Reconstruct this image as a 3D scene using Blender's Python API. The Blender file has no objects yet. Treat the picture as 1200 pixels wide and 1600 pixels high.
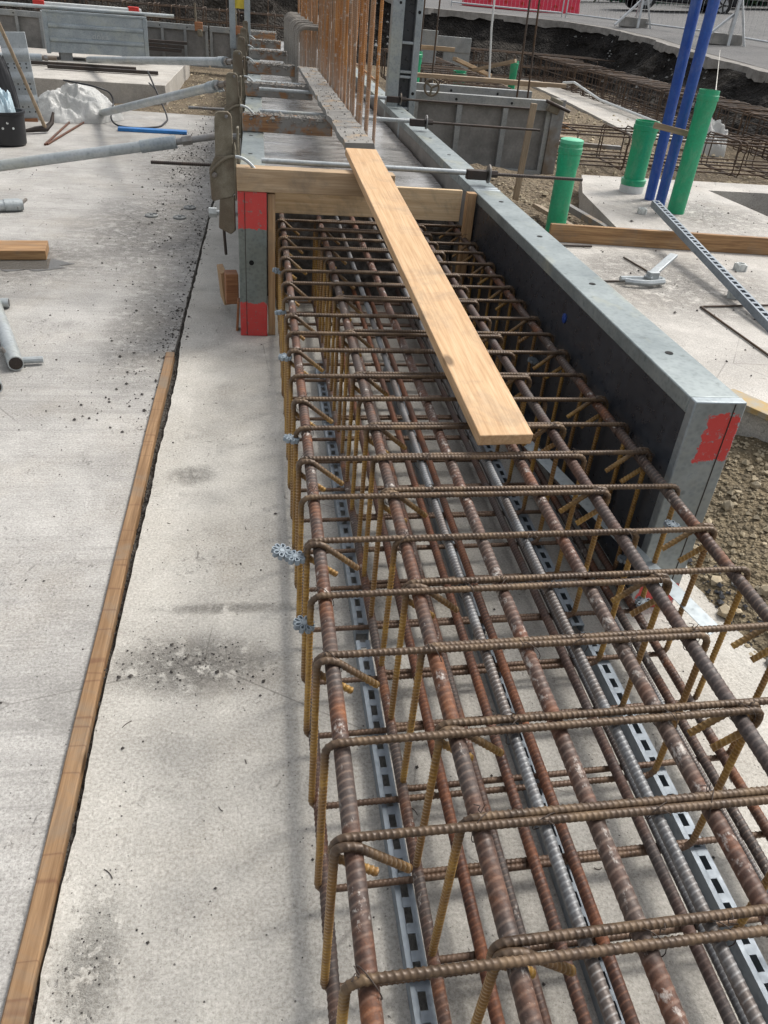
import bpy, bmesh, math, random
import numpy as np
from mathutils import Vector, Matrix, noise
R = math.radians
random.seed(7); rng = np.random.default_rng(7)
sc = bpy.context.scene
C = sc.collection

# ------------------------------------------------------------------ camera, sky, sun, exposure
cam = bpy.data.cameras.new('camera'); cam_o = bpy.data.objects.new('camera', cam); C.objects.link(cam_o)
cam.sensor_fit = 'VERTICAL'; cam.sensor_height = 24.0; cam.lens = 24.0*1209/1600
cam.clip_start = 0.02; cam.clip_end = 1500
cam_o.matrix_world = Matrix(((0.98769829, 0.01155729, -0.15594397, 0), (-0.1355121, 0.5608958, -0.8167205, 0),
                             (0.07802924, 0.82780573, 0.55556198, 1.62), (0, 0, 0, 1)))
sc.camera = cam_o
SUN_EL, SUN_AZ = R(52), R(62)          # azimuth measured from +Y towards +X
w = bpy.data.worlds.new('World'); sc.world = w; w.use_nodes = True
nt = w.node_tree; bg = nt.nodes['Background']
sky = nt.nodes.new('ShaderNodeTexSky'); sky.sky_type = 'NISHITA'; sky.sun_disc = False
sky.sun_elevation = SUN_EL; sky.sun_rotation = SUN_AZ; sky.dust_density = 4; sky.air_density = 1.0
hs = nt.nodes.new('ShaderNodeHueSaturation'); hs.inputs['Saturation'].default_value = 0.22
nt.links.new(sky.outputs[0], hs.inputs['Color']); nt.links.new(hs.outputs[0], bg.inputs['Color'])
bg.inputs['Strength'].default_value = 0.125
sl = bpy.data.lights.new('sun', 'SUN'); sl.energy = 1.5; sl.angle = R(15); sl.color = (1.0, 0.95, 0.88)
so = bpy.data.objects.new('sun', sl); C.objects.link(so)
sd = Vector((math.sin(SUN_AZ)*math.cos(SUN_EL), math.cos(SUN_AZ)*math.cos(SUN_EL), math.sin(SUN_EL)))
so.rotation_euler = (-sd).to_track_quat('-Z', 'Y').to_euler(); so.location = (6, 6, 12)
sc.view_settings.view_transform = 'Standard'; sc.view_settings.look = 'None'
sc.view_settings.exposure = 0.74; sc.view_settings.gamma = 1
sc.view_settings.use_curve_mapping = False

# ------------------------------------------------------------------ materials
class NT:
    def __init__(s, name, rough=.7, metal=0.0, spec=.5):
        s.m = bpy.data.materials.new(name); s.m.use_nodes = True; s.t = s.m.node_tree
        s.b = s.t.nodes['Principled BSDF']; s.b.inputs['Roughness'].default_value = rough
        s.b.inputs['Metallic'].default_value = metal; s.b.inputs['Specular IOR Level'].default_value = spec
        s.co = s.t.nodes.new('ShaderNodeTexCoord').outputs['Object']
        s.rnd = s.t.nodes.new('ShaderNodeObjectInfo').outputs['Random']
    def n(s, kind): return s.t.nodes.new(kind)
    def l(s, a, b): s.t.links.new(a, b)
    def mapping(s, scale=(1, 1, 1), loc=(0, 0, 0), rnd=False):
        m = s.n('ShaderNodeMapping'); m.inputs['Scale'].default_value = scale; m.inputs['Location'].default_value = loc
        s.l(s.co, m.inputs['Vector'])
        if rnd:
            v = s.n('ShaderNodeVectorMath'); v.operation = 'SCALE'; v.inputs[0].default_value = (37, 53, 71)
            s.l(s.rnd, v.inputs['Scale']); a = s.n('ShaderNodeVectorMath'); s.l(m.outputs[0], a.inputs[0]); s.l(v.outputs[0], a.inputs[1])
            return a.outputs[0]
        return m.outputs[0]
    def noise(s, scale=5, detail=4, rough=.55, vec=None, dist=0):
        x = s.n('ShaderNodeTexNoise'); x.inputs['Scale'].default_value = scale; x.inputs['Detail'].default_value = detail
        x.inputs['Roughness'].default_value = rough; x.inputs['Distortion'].default_value = dist
        s.l(vec if vec is not None else s.co, x.inputs['Vector']); return x.outputs['Fac']
    def voro(s, scale, vec=None, feat='F1'):
        x = s.n('ShaderNodeTexVoronoi'); x.inputs['Scale'].default_value = scale; x.feature = feat
        s.l(vec if vec is not None else s.co, x.inputs['Vector']); return x.outputs['Distance']
    def ramp(s, fac, stops):
        x = s.n('ShaderNodeValToRGB'); e = x.color_ramp.elements
        while len(e) < len(stops): e.new(.5)
        for k, (p, c) in enumerate(stops):
            e[k].position = p; e[k].color = (c, c, c, 1) if isinstance(c, (int, float)) else (*c, 1)
        s.l(fac, x.inputs[0]); return x.outputs[0]
    def mix(s, fac, a, b, mode='MIX'):
        x = s.n('ShaderNodeMix'); x.data_type = 'RGBA'; x.blend_type = mode
        for v, i in ((fac, 0), (a, 6), (b, 7)):
            if isinstance(v, (int, float)): x.inputs[i].default_value = v
            elif isinstance(v, tuple): x.inputs[i].default_value = (*v, 1)
            else: s.l(v, x.inputs[i])
        return x.outputs[2]
    def math(s, op, a, b=0.0):
        x = s.n('ShaderNodeMath'); x.operation = op
        for v, i in ((a, 0), (b, 1)):
            if isinstance(v, (int, float)): x.inputs[i].default_value = v
            else: s.l(v, x.inputs[i])
        return x.outputs[0]
    def sep(s):
        x = s.n('ShaderNodeSeparateXYZ'); s.l(s.co, x.inputs[0]); return x.outputs
    def near(s, p, r):      # 1 at p falling to 0 at radius r
        v = s.n('ShaderNodeVectorMath'); v.operation = 'SUBTRACT'; s.l(s.co, v.inputs[0]); v.inputs[1].default_value = p
        d = s.n('ShaderNodeVectorMath'); d.operation = 'DIVIDE'; s.l(v.outputs[0], d.inputs[0]); d.inputs[1].default_value = r
        q = s.n('ShaderNodeVectorMath'); q.operation = 'LENGTH'; s.l(d.outputs[0], q.inputs[0])
        o = s.math('SUBTRACT', 1.0, q.outputs['Value']); return s.math('MAXIMUM', o, 0.0)
    def col(s, c):
        if isinstance(c, tuple): s.b.inputs['Base Color'].default_value = (*c, 1)
        else: s.l(c, s.b.inputs['Base Color'])
    def rough(s, v): s.l(v, s.b.inputs['Roughness'])
    def bump(s, h, strength=.3, dist=.01):
        x = s.n('ShaderNodeBump'); x.inputs['Strength'].default_value = strength; x.inputs['Distance'].default_value = dist
        s.l(h, x.inputs['Height']); s.l(x.outputs[0], s.b.inputs['Normal'])

MT = {}
def concrete(name, light, dark, brush=0, stains=(), warm=(.36, .31, .24), rough=.85, damp=.5, chips=True):
    k = NT(name, rough, 0, .3)
    fb = k.noise(2.6, 15, .70, dist=.35); big = k.noise(.9, 4, .55, k.mapping((1, 1, 1), (7, 1, 2)), .8); mid = k.noise(7, 9, .7, k.mapping((1, 1, 1), (2, 9, 4)), .4); fine = k.noise(120, 4, .7)
    c = k.mix(k.ramp(fb, [(.36, 0), (.60, 1)]), dark, light)
    c = k.mix(k.ramp(big, [(.45, 0), (.7, damp)]), c, tuple(v*.78 for v in dark))
    c = k.mix(k.ramp(k.noise(1.9, 6, .65, k.mapping((1, 1, 1), (9, 4, 2))), [(.5, 0), (.72, .28)]), c, warm)
    c = k.mix(k.ramp(mid, [(.56, 0), (.70, .32)]), c, tuple(v*.55 for v in dark))
    c = k.mix(k.ramp(k.noise(9, 8, .7, k.mapping((1, 1, 1), (6, 2, 8)), .6), [(.58, 0), (.70, .4)]), c, tuple(min(.8, v*1.28) for v in light))
    c = k.mix(.65, c, k.ramp(fine, [(.3, .1), (.7, .9)]), 'SOFT_LIGHT')
    ck = k.voro(1.15, k.mapping((1, 1, 0), (3, 2, 0)), 'DISTANCE_TO_EDGE'); c = k.mix(k.math('MULTIPLY', k.ramp(ck, [(.0, .8), (.0035, 0)]), k.ramp(big, [(.5, 0), (.56, .7)])), c, (.1, .092, .082))
    g3 = k.noise(230, 2, .7); c = k.mix(k.ramp(g3, [(.57, 0), (.68, .5)]), c, tuple(v*.42 for v in dark))
    pit = k.voro(48); pm = k.math('MULTIPLY', k.ramp(pit, [(.06, 1), (.13, 0)]), k.ramp(k.noise(11, 3), [(.5, 0), (.6, .75)])); c = k.mix(pm, c, (.10, .092, .082))
    sm = k.math('MULTIPLY', k.ramp(k.noise(36, 4, .65, k.mapping((1, .7, 1), (3, 8, 5)), .8), [(.60, 0), (.68, 1)]), k.ramp(k.noise(3.2, 4, .6), [(.50, 0), (.64, 1)])); c = k.mix(k.math('MULTIPLY', sm, .55), c, (.10, .092, .082))
    h = k.math('ADD', k.math('ADD', k.math('MULTIPLY', mid, .8), k.math('MULTIPLY', fb, 1.3)), k.math('SUBTRACT', k.math('MULTIPLY', fine, .3), k.math('ADD', pm, k.math('MULTIPLY', sm, -.5))))
    if brush:
        br = k.noise(22, 5, .65, k.mapping((.05, 1, 1)), .3); bm = k.math('MULTIPLY', k.ramp(br, [(.50, 0), (.66, 1)]), k.ramp(big, [(.35, .15), (.6, brush)]))
        c = k.mix(bm, c, tuple(v*.55 for v in dark)); h = k.math('ADD', h, k.math('MULTIPLY', br, 1.0))
    for (p, r, st_) in stains:
        m = k.near(p, r); m = k.math('MULTIPLY', m, k.ramp(k.noise(16, 10, .75), [(.42, 0), (.56, 1.0)]))
        c = k.mix(k.math('MINIMUM', k.math('MULTIPLY', m, st_*2.2), st_), c, (.085, .076, .066)); h = k.math('ADD', h, k.math('MULTIPLY', m, -1.2))
    k.col(c); k.rough(k.ramp(big, [(.3, rough), (.7, rough-.22)])); k.bump(h, .9, .006)
    MT[name] = k.m
concrete('slab_left', (.45, .437, .412), (.325, .314, .295), .38, [((-.75, 6.2, 0), (.75, 1.5, 1), .45), ((-1.5, 5.3, 0), (.5, .7, 1), .4), ((-.55, 9.3, 0), (.8, 2.4, 1), .5), ((-.6, 4.3, 0), (.3, 1.2, 1), .35)])
concrete('slab_mid', (.52, .50, .455), (.39, .372, .336), 0, [((-.20, 1.62, 0), (.30, .15, 1), .5), ((-.34, .82, 0), (.08, .2, 1), .12), ((-.27, 2.65, 0), (.12, .10, 1), .35), ((-.1, 1.86, 0), (.3, .035, 1), .3)])
concrete('slab_right', (.52, .495, .455), (.38, .36, .33), 0, [((2.5, 4.4, .3), (.9, .9, 1), .4), ((3.6, 6.3, .3), (.9, .9, 1), .35)])
concrete('slab_far', (.50, .475, .43), (.36, .34, .31))
concrete('grey_block', (.34, .33, .31), (.2, .195, .185))
concrete('mud_coat', (.30, .285, .26), (.17, .16, .145))

k = NT('wet_concrete', .3, 0, .5)
n1 = k.noise(2.5, 5, .6); n2 = k.noise(14, 4, .6, k.mapping((.35, 1, 1)))
k.col(k.mix(k.ramp(n1, [(.35, 0), (.7, 1)]), (.19, .186, .178), (.34, .332, .32))); k.rough(k.ramp(n2, [(.35, .12), (.65, .42)])); k.bump(n2, .35, .012); MT['wet_concrete'] = k.m

k = NT('rough_concrete', .9)
n1 = k.noise(18, 6, .7); k.col(k.mix(k.ramp(n1, [(.35, 0), (.7, 1)]), (.05, .048, .046), (.19, .185, .18))); k.bump(n1, 1, .03); MT['rough_concrete'] = k.m

def wood(name, light, dark, axis=1, mud=0, knots=True, rough=.65, tone_=.4, dirt=.55, marks=0):
    k = NT(name, rough, 0, .3)
    sc_ = [14, 14, 14]; sc_[axis] = .9
    v = k.mapping(tuple(sc_), rnd=True); g = k.noise(2.6, 6, .65, v, 1.2); fs = [90, 90, 90]; fs[axis] = 3
    f = k.noise(1.5, 3, .6, k.mapping(tuple(fs), rnd=True)); tone = k.noise(2.2, 3, .5, k.mapping((1, 1, 1), rnd=True))
    c = k.mix(k.ramp(g, [(.34, 0), (.5, .55), (.66, 1)]), light, dark)
    c = k.mix(.35, c, k.ramp(f, [(.3, .1), (.7, .9)]), 'SOFT_LIGHT')
    c = k.mix(k.ramp(tone, [(.45, 0), (.72, tone_)]), c, tuple(x*.55 for x in dark))
    dn = k.noise(4.5, 8, .7, k.mapping((1, 1, 1), (8, 3, 1), True), .5); c = k.mix(k.ramp(dn, [(.50, 0), (.66, dirt)]), c, (.20, .165, .125))
    if knots:
        ks = [5.0, 5.0, 5.0]; ks[axis] = 2.2
        kn = k.voro(1.0, k.mapping(tuple(ks), rnd=True)); c = k.mix(k.ramp(kn, [(.05, .9), (.075, .45), (.1, 0)]), c, tuple(x*.3 for x in dark))
    if marks:
        ms = [.6, .6, .6]; ms[axis] = 9; mk = k.noise(1.0, 2, .4, k.mapping(tuple(ms), (3, 1, 6), True), .15); c = k.mix(k.ramp(mk, [(.485, 0), (.497, marks), (.503, marks), (.515, 0)]), c, (.12, .05, .03))
    if mud:
        m = k.noise(5, 5, .65, k.mapping((1, 1, 1), (4, 2, 7), True)); c = k.mix(k.ramp(m, [(.5-mud*.25, 0), (.56-mud*.2, 1)]), c, k.mix(m, (.12, .115, .105), (.33, .32, .30)))
    k.col(c); k.bump(k.math('ADD', g, k.math('MULTIPLY', f, .6)), .35, .003); MT[name] = k.m
wood('pine_y', (.62, .425, .25), (.50, .315, .165), 1, tone_=.18, dirt=.42)
wood('pine_x', (.50, .37, .24), (.36, .25, .145), 0)
wood('pine_dirty_x', (.44, .27, .13), (.22, .12, .055), 0)
wood('pine_pale_x', (.72, .56, .36), (.56, .40, .23), 0, tone_=.25)
wood('pine_z', (.50, .34, .19), (.34, .20, .10), 2)
wood('batten_y', (.33, .205, .108), (.21, .122, .06), 1, marks=.5, dirt=.7)
wood('old_wood_x', (.42, .32, .22), (.26, .19, .12), 0)
wood('old_wood_z', (.38, .30, .21), (.24, .18, .12), 2)
wood('muddy_wood_x', (.36, .20, .095), (.22, .11, .055), 0, .25)
wood('splatter_wood_y', (.44, .33, .22), (.3, .22, .14), 1, .55)
wood('red_wood_x', (.36, .17, .08), (.24, .10, .05), 0)

def rust(name, cols, scale=15, metal=.15, rough=(.45, .78), stretch=None, white=0, tip=None, crest=.3, cw=(.34, .25, .2), low=None):
    k = NT(name, .5, metal, .5)
    v = k.mapping(stretch or (1, 1, 1), rnd=True)
    a = k.noise(scale, 5, .65, v, .4); b = k.noise(scale*.28, 3, .55, v); f = k.noise(260, 2, .6)
    c = k.ramp(a, [(.3, cols[0]), (.5, cols[1]), (.7, cols[2])])
    c = k.mix(k.ramp(b, [(.44, 0), (.58, .85)]), c, cols[3])
    c = k.mix(.3, c, k.ramp(f, [(.25, 0.0), (.75, 1.0)]), 'SOFT_LIGHT')
    if crest:
        an = k.n('ShaderNodeAttribute'); an.attribute_name = 'rib'; rf = an.outputs['Fac']
        c = k.mix(k.math('MULTIPLY', k.ramp(rf, [(.0, 1), (.45, 0)]), .4), c, k.mix(1.0, c, (.36, .33, .32), 'MULTIPLY'))
        c = k.mix(k.math('MULTIPLY', k.ramp(rf, [(.55, 0), (1.0, 1)]), k.ramp(b, [(.3, crest*.4), (.7, crest)])), c, cw)
    if white:
        wn = k.noise(34, 5, .7, k.mapping((1, .6, 1), (5, 5, 5), True)); c = k.mix(k.ramp(wn, [(.6-white*.06, 0), (.7-white*.06, .8)]), c, (.52, .49, .45))
    if tip:
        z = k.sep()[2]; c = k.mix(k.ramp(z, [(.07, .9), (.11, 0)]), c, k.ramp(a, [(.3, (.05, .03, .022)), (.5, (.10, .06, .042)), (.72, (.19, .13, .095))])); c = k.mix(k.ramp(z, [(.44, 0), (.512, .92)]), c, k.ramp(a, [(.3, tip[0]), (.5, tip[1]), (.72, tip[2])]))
    if low:
        z = k.sep()[2]; c = k.mix(k.math('MULTIPLY', k.ramp(z, [(.05, 1), (low, 0)]), k.ramp(k.noise(30, 5, .7, v), [(.35, .25), (.55, .95)])), c, (.46, .44, .41))
    k.col(c); k.rough(k.ramp(a, [(.3, rough[0]), (.7, rough[1])])); k.bump(f, .15, .001); MT[name] = k.m
rust('bar_rust', [(.04, .022, .016), (.10, .046, .028), (.23, .09, .038), (.075, .062, .056)], white=.12, cw=(.27, .19, .14))
rust('bar_white', [(.045, .024, .018), (.115, .052, .033), (.22, .092, .048), (.095, .07, .058)], white=.7, cw=(.33, .25, .2))
rust('bar_orange', [(.06, .024, .016), (.15, .056, .026), (.26, .095, .04), (.085, .045, .033)], cw=(.34, .16, .09))
rust('bar_dark', [(.045, .028, .024), (.085, .05, .04), (.15, .08, .055), (.09, .078, .074)], cw=(.22, .17, .145))
rust('bar_grey', [(.10, .10, .102), (.165, .17, .175), (.24, .25, .255), (.12, .095, .08)], metal=.35, rough=(.42, .62), cw=(.42, .43, .43))
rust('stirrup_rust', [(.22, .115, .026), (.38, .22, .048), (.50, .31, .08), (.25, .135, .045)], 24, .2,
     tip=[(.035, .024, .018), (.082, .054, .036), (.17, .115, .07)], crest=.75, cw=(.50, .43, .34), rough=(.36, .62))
rust('starter_rust', [(.24, .10, .03), (.40, .17, .045), (.50, .25, .085), (.30, .2, .13)], 9, .15, (.55, .8), (1, 1, .25), white=.6, low=.62)
rust('far_rust', [(.06, .036, .024), (.105, .062, .034), (.16, .098, .05), (.085, .065, .052)], 8, .1, (.6, .85))
rust('wire', [(.05, .04, .035), (.09, .07, .06), (.15, .12, .1), (.08, .06, .05)], 40, .5)
rust('dark_steel', [(.035, .03, .028), (.065, .052, .046), (.12, .09, .07), (.07, .06, .055)], 14, .5)
rust('clamp_steel', [(.17, .15, .105), (.25, .225, .165), (.33, .305, .235), (.16, .125, .085)], 16, .2, (.5, .75))
rust('galv_rust', [(.22, .225, .225), (.3, .305, .305), (.38, .385, .38), (.22, .17, .12)], 12, .5, (.4, .6))

def galv(name, a, b, patina=(.42, .43, .36), red=None, metal=.55, rough=.42, extra=None):
    k = NT(name, rough, metal, .5)
    n1 = k.noise(4.2, 6, .66, k.mapping((1, 1, 1), rnd=True)); n2 = k.noise(28, 4, .6); n3 = k.voro(60); n4 = k.noise(2.0, 5, .7, k.mapping((1, .5, 1), (3, 3, 3), True))
    c = k.mix(k.ramp(n1, [(.33, 0), (.68, 1)]), a, b)
    c = k.mix(k.ramp(n4, [(.5, 0), (.68, .7)]), c, patina)
    c = k.mix(.25, c, k.ramp(n3, [(.1, .25), (.6, .8)]), 'SOFT_LIGHT')
    c = k.mix(k.ramp(n2, [(.6, 0), (.75, .5)]), c, tuple(x*.45 for x in a))
    if red:
        X, Y, Z = k.sep(); m = None
        ed = k.math('MULTIPLY', k.math('SUBTRACT', k.noise(22, 9, .75), .5), .085)
        for (x0, x1, z0, z1) in red:
            q = None
            for (co, lo, hi) in ((X, x0, x1), (Z, z0, z1)):
                cj = k.math('ADD', co, ed); u = k.math('MULTIPLY', k.math('GREATER_THAN', cj, lo), k.math('LESS_THAN', cj, hi)); q = u if q is None else k.math('MULTIPLY', q, u)
            m = q if m is None else k.math('MAXIMUM', m, q)
        m = k.math('MULTIPLY', m, k.ramp(k.noise(42, 5, .75), [(.36, .15), (.43, .97)]))
        c = k.mix(m, c, k.mix(n1, (.50, .022, .022), (.62, .075, .065)))
        k.l(k.math('MULTIPLY', k.math('SUBTRACT', 1.0, m), metal), k.b.inputs['Metallic'])
    k.col(c); k.rough(k.ramp(n2, [(.3, rough-.08), (.7, rough+.18)])); k.bump(n2, .12, .002); MT[name] = k.m
galv('galv', (.22, .255, .275), (.34, .38, .40), (.36, .38, .34), metal=.45)
galv('galv_top', (.15, .18, .185), (.26, .295, .295), (.37, .355, .22), metal=.35, rough=.45)
galv('galv_end_right', (.22, .255, .27), (.34, .38, .40), (.36, .38, .36), [(.055, .152, .565, .715), (.02, .16, -.1, .10)])
galv('galv_end_left', (.13, .155, .15), (.21, .24, .23), (.20, .21, .18), [(-.2, .2, .57, .80), (-.2, .2, -.1, .185)])
galv('galv_pale', (.31, .34, .35), (.43, .46, .47), (.42, .44, .43), metal=.35)
galv('galv_dull', (.20, .21, .21), (.30, .31, .305), (.30, .29, .25), metal=.25, rough=.6)
galv('galv_tube', (.30, .33, .34), (.45, .48, .49), (.40, .41, .36), metal=.5)
galv('strip_steel', (.17, .20, .23), (.25, .29, .33), (.22, .25, .27), metal=.15, rough=.5)

def plain(name, c, rough=.5, metal=0, var=.25, sc_=9, spec=.5, c2=None, bump=.1, dust=0):
    k = NT(name, rough, metal, spec); n1 = k.noise(sc_, 5, .62, k.mapping((1, 1, 1), rnd=True)); n2 = k.noise(sc_*9, 3, .6)
    cc = k.mix(k.ramp(n1, [(.38, 0), (.68, 1)]), c, c2 or tuple(v*(1-var) for v in c)); cc = k.mix(var*.8, cc, k.ramp(n2, [(.3, .15), (.7, .85)]), 'SOFT_LIGHT')
    if dust: cc = k.mix(k.ramp(k.noise(9, 9, .72, k.mapping((1, 1, .45), (5, 2, 1), True), .6), [(.5, 0), (.66, dust)]), cc, (.42, .39, .33))
    k.col(cc); k.rough(k.ramp(n2, [(.3, max(.05, rough-.1)), (.7, min(1, rough+.12))])); k.bump(n2, bump, .002); MT[name] = k.m
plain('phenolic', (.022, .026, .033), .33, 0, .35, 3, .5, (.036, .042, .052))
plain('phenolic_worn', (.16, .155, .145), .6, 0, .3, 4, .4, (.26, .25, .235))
plain('green_pvc', (.006, .32, .15), .4, 0, .3, 7, c2=(.02, .27, .13), dust=.15)
plain('green_lid', (.10, .48, .28), .45, 0, .15, 6)
plain('green_dark', (.004, .10, .05), .5)
plain('blue_pvc', (.008, .06, .30), .4, 0, .3, 7, c2=(.02, .085, .33), dust=.12)
plain('blue_plank', (.02, .19, .52), .45, 0, .3, 5)
plain('blue_plug', (.01, .05, .25), .4)
plain('black_plastic', (.014, .015, .018), .4, 0, .3, 5)
plain('black_hole', (.006, .006, .006), .9)
plain('white_plastic', (.66, .68, .67), .35, 0, .15, 7)
plain('pale_blue_plastic', (.44, .56, .62), .35, 0, .2, 7)
plain('white_paint', (.72, .72, .70), .5, 0, .12)
plain('red_plastic', (.62, .012, .05), .35, 0, .2, 3)
plain('red_paint', (.58, .03, .02), .5)
plain('yellow_paint', (.62, .48, .05), .5)
plain('spacer_grey', (.27, .32, .36), .5, 0, .2, 20)
plain('spacer_pale', (.60, .62, .60), .6, 0, .2, 20)
plain('plastic_sheet', (.70, .70, .67), .28, 0, .12, 5, .5, (.58, .60, .58))
plain('pebble_dark', (.055, .05, .047), .9, 0, .4, 8, .3, (.11, .10, .09))
plain('stone', (.42, .35, .24), .85, 0, .35, 12, .3, (.30, .26, .19))
plain('stone_grey', (.27, .27, .26), .8, 0, .3, 12, .3)
plain('stone_dark', (.07, .072, .08), .85, 0, .35, 12, .3)
plain('car_paint', (.012, .014, .018), .22, .2, .1)
plain('glass_dark', (.01, .012, .014), .08, 0, .05)
plain('rubber', (.012, .012, .012), .75)
plain('rim', (.42, .43, .44), .35, .7)
plain('kerb_pale', (.27, .255, .235), .9, 0, .4, 5, .3, (.15, .14, .125))
plain('twine', (.6, .58, .52), .7)
plain('cable_black', (.02, .02, .022), .5)
plain('aluminium', (.52, .54, .55), .35, .7, .2)

k = NT('plastic_film', .25); k.col(k.mix(k.noise(6, 6, .6), (.50, .51, .50), (.68, .68, .65))); k.b.inputs['Alpha'].default_value = .82; k.bump(k.noise(22, 6, .65, None, 1.5), .5, .03); MT['plastic_film'] = k.m
def earth(name, a, b, c3, scale=9, bs=.8, bd=.04):
    k = NT(name, .95, 0, .2); n1 = k.noise(1.2, 6, .65); n2 = k.noise(scale, 6, .7); v = k.voro(scale*2.4); v2 = k.voro(scale*6)
    c = k.mix(k.ramp(n1, [(.35, 0), (.65, 1)]), a, b); c = k.mix(k.ramp(n2, [(.45, 0), (.7, .8)]), c, c3)
    c = k.mix(.5, c, k.ramp(v, [(.0, .75), (.5, .2)]), 'SOFT_LIGHT'); c = k.mix(.4, c, k.ramp(v2, [(.0, .8), (.5, .2)]), 'SOFT_LIGHT')
    h = k.math('ADD', k.math('MULTIPLY', v, -1.0), k.math('ADD', n2, k.math('MULTIPLY', v2, -.4))); k.col(c); k.bump(h, bs, bd); MT[name] = k.m
earth('dirt', (.30, .245, .17), (.22, .18, .13), (.13, .105, .08), 8)
earth('bank_soil', (.028, .026, .025), (.05, .046, .042), (.09, .08, .07), 7, 1, .1)
earth('bank_grey', (.085, .077, .068), (.14, .125, .108), (.05, .045, .04), 6, 1, .1)
earth('gravel_base', (.33, .27, .18), (.25, .21, .145), (.16, .135, .10), 16, .8, .03)
earth('asphalt', (.20, .20, .198), (.26, .255, .25), (.15, .148, .145), 26, .4, .01)
earth('joint_dirt', (.09, .084, .076), (.14, .13, .115), (.2, .185, .165), 30, .8, .02)

# ------------------------------------------------------------------ geometry helpers
class MB:
    def __init__(s): s.v = []; s.f = []
    def add(s, v, f):
        o = len(s.v); s.v += [tuple(p) for p in v]; s.f += [tuple(i+o for i in q) for q in f]; return s
    def box(s, c, d, rot=None):
        c = Vector(c); m = rot or Matrix.Identity(3); x, y, z = (t/2 for t in d)
        pts = [c + m @ Vector((i*x, j*y, l*z)) for i in (-1, 1) for j in (-1, 1) for l in (-1, 1)]
        return s.add(pts, [(0, 1, 3, 2), (4, 6, 7, 5), (0, 4, 5, 1), (2, 3, 7, 6), (0, 2, 6, 4), (1, 5, 7, 3)])
    def bb(s, x0, x1, y0, y1, z0, z1): return s.box(((x0+x1)/2, (y0+y1)/2, (z0+z1)/2), (x1-x0, y1-y0, z1-z0))
    def beam(s, a, b, wdt, h):
        a = Vector(a); b = Vector(b); y = (b-a).normalized(); x = y.cross(Vector((0, 0, 1)))
        x = Vector((1, 0, 0)) if x.length < 1e-4 else x.normalized(); z = x.cross(y)
        return s.box((a+b)/2, (wdt, (b-a).length, h), Matrix((x, y, z)).transposed())
    def tube(s, pts, r, n=8, cap=True, radf=None):
        P = np.array([tuple(p) for p in pts], float); m = len(P)
        T = np.gradient(P, axis=0); T /= np.linalg.norm(T, axis=1)[:, None] + 1e-12
        u = np.cross(T[0], [0, 0, 1.]); u = np.array([1., 0, 0]) if np.linalg.norm(u) < 1e-3 else u/np.linalg.norm(u)
        th = np.arange(n)*2*math.pi/n; V = np.zeros((m, n, 3))
        seg = np.r_[0, np.cumsum(np.linalg.norm(np.diff(P, axis=0), axis=1))]
        for i in range(m):
            u = u - T[i]*(u @ T[i]); u /= np.linalg.norm(u); v = np.cross(T[i], u)
            rr = r if not isinstance(r, (list, tuple, np.ndarray)) else r[i]
            q = np.full(n, rr) if radf is None else rr*radf(seg[i], th)
            V[i] = P[i] + q[:, None]*(np.cos(th)[:, None]*u + np.sin(th)[:, None]*v)
        o = len(s.v); s.v += [tuple(x) for x in V.reshape(-1, 3)]
        for i in range(m-1):
            a = o+i*n
            for j in range(n):
                j2 = (j+1) % n; s.f.append((a+j, a+j2, a+n+j2, a+n+j))
        if cap: s.f.append(tuple(o+j for j in range(n))[::-1]); s.f.append(tuple(o+(m-1)*n+j for j in range(n)))
        return s
    def lathe(s, prof, n=24, c=(0, 0, 0), closed=False):
        o = len(s.v); c = Vector(c)
        for (r, z) in prof:
            for j in range(n): a = 2*math.pi*j/n; s.v.append((c.x+r*math.cos(a), c.y+r*math.sin(a), c.z+z))
        for i in range(len(prof)-1):
            for j in range(n):
                j2 = (j+1) % n; s.f.append((o+i*n+j, o+i*n+j2, o+(i+1)*n+j2, o+(i+1)*n+j))
        if not closed:
            s.f.append(tuple(o+j for j in range(n))[::-1]); s.f.append(tuple(o+(len(prof)-1)*n+j for j in range(n)))
        return s
    def prism(s, poly, z0, z1, axis='z'):
        n = len(poly); P = [(x, y, z0) for x, y in poly] + [(x, y, z1) for x, y in poly]
        if axis == 'y': P = [(x, z, y) for x, y, z in P]
        if axis == 'x': P = [(z, x, y) for x, y, z in P]
        return s.add(P, [tuple(range(n))[::-1], tuple(range(n, 2*n))] + [(i, (i+1) % n, (i+1) % n+n, i+n) for i in range(n)])
    def mesh(s, name, smooth=35):
        m = bpy.data.meshes.new(name); m.from_pydata(s.v, [], s.f)
        b = bmesh.new(); b.from_mesh(m); bmesh.ops.recalc_face_normals(b, faces=b.faces); b.to_mesh(m); b.free()
        if smooth:
            m.polygons.foreach_set('use_smooth', [True]*len(m.polygons)); m.set_sharp_from_angle(angle=R(smooth))
        return m
def link(name, mesh, mt=None, parent=None, loc=(0, 0, 0), rot=(0, 0, 0), bev=0):
    if isinstance(mesh, MB): mesh = mesh.mesh(name)
    if mt and not mesh.materials: mesh.materials.append(MT[mt])
    o = bpy.data.objects.new(name, mesh); C.objects.link(o); o.location = loc; o.rotation_euler = rot
    if parent: o.parent = parent
    if bev:
        b = o.modifiers.new('bevel', 'BEVEL'); b.width = bev; b.segments = 2; b.limit_method = 'ANGLE'; b.angle_limit = R(40)
    return o
def tag(o, label, cat, group=None):
    o['label'] = label; o['category'] = cat
    if group: o['group'] = group
    return o
def thing(name, label, cat, loc=(0, 0, 0), rz=0, group=None):
    o = bpy.data.objects.new(name, None); C.objects.link(o); o.location = loc; o.rotation_euler = (0, 0, rz); o.empty_display_size = .1
    return tag(o, label, cat, group)
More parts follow.
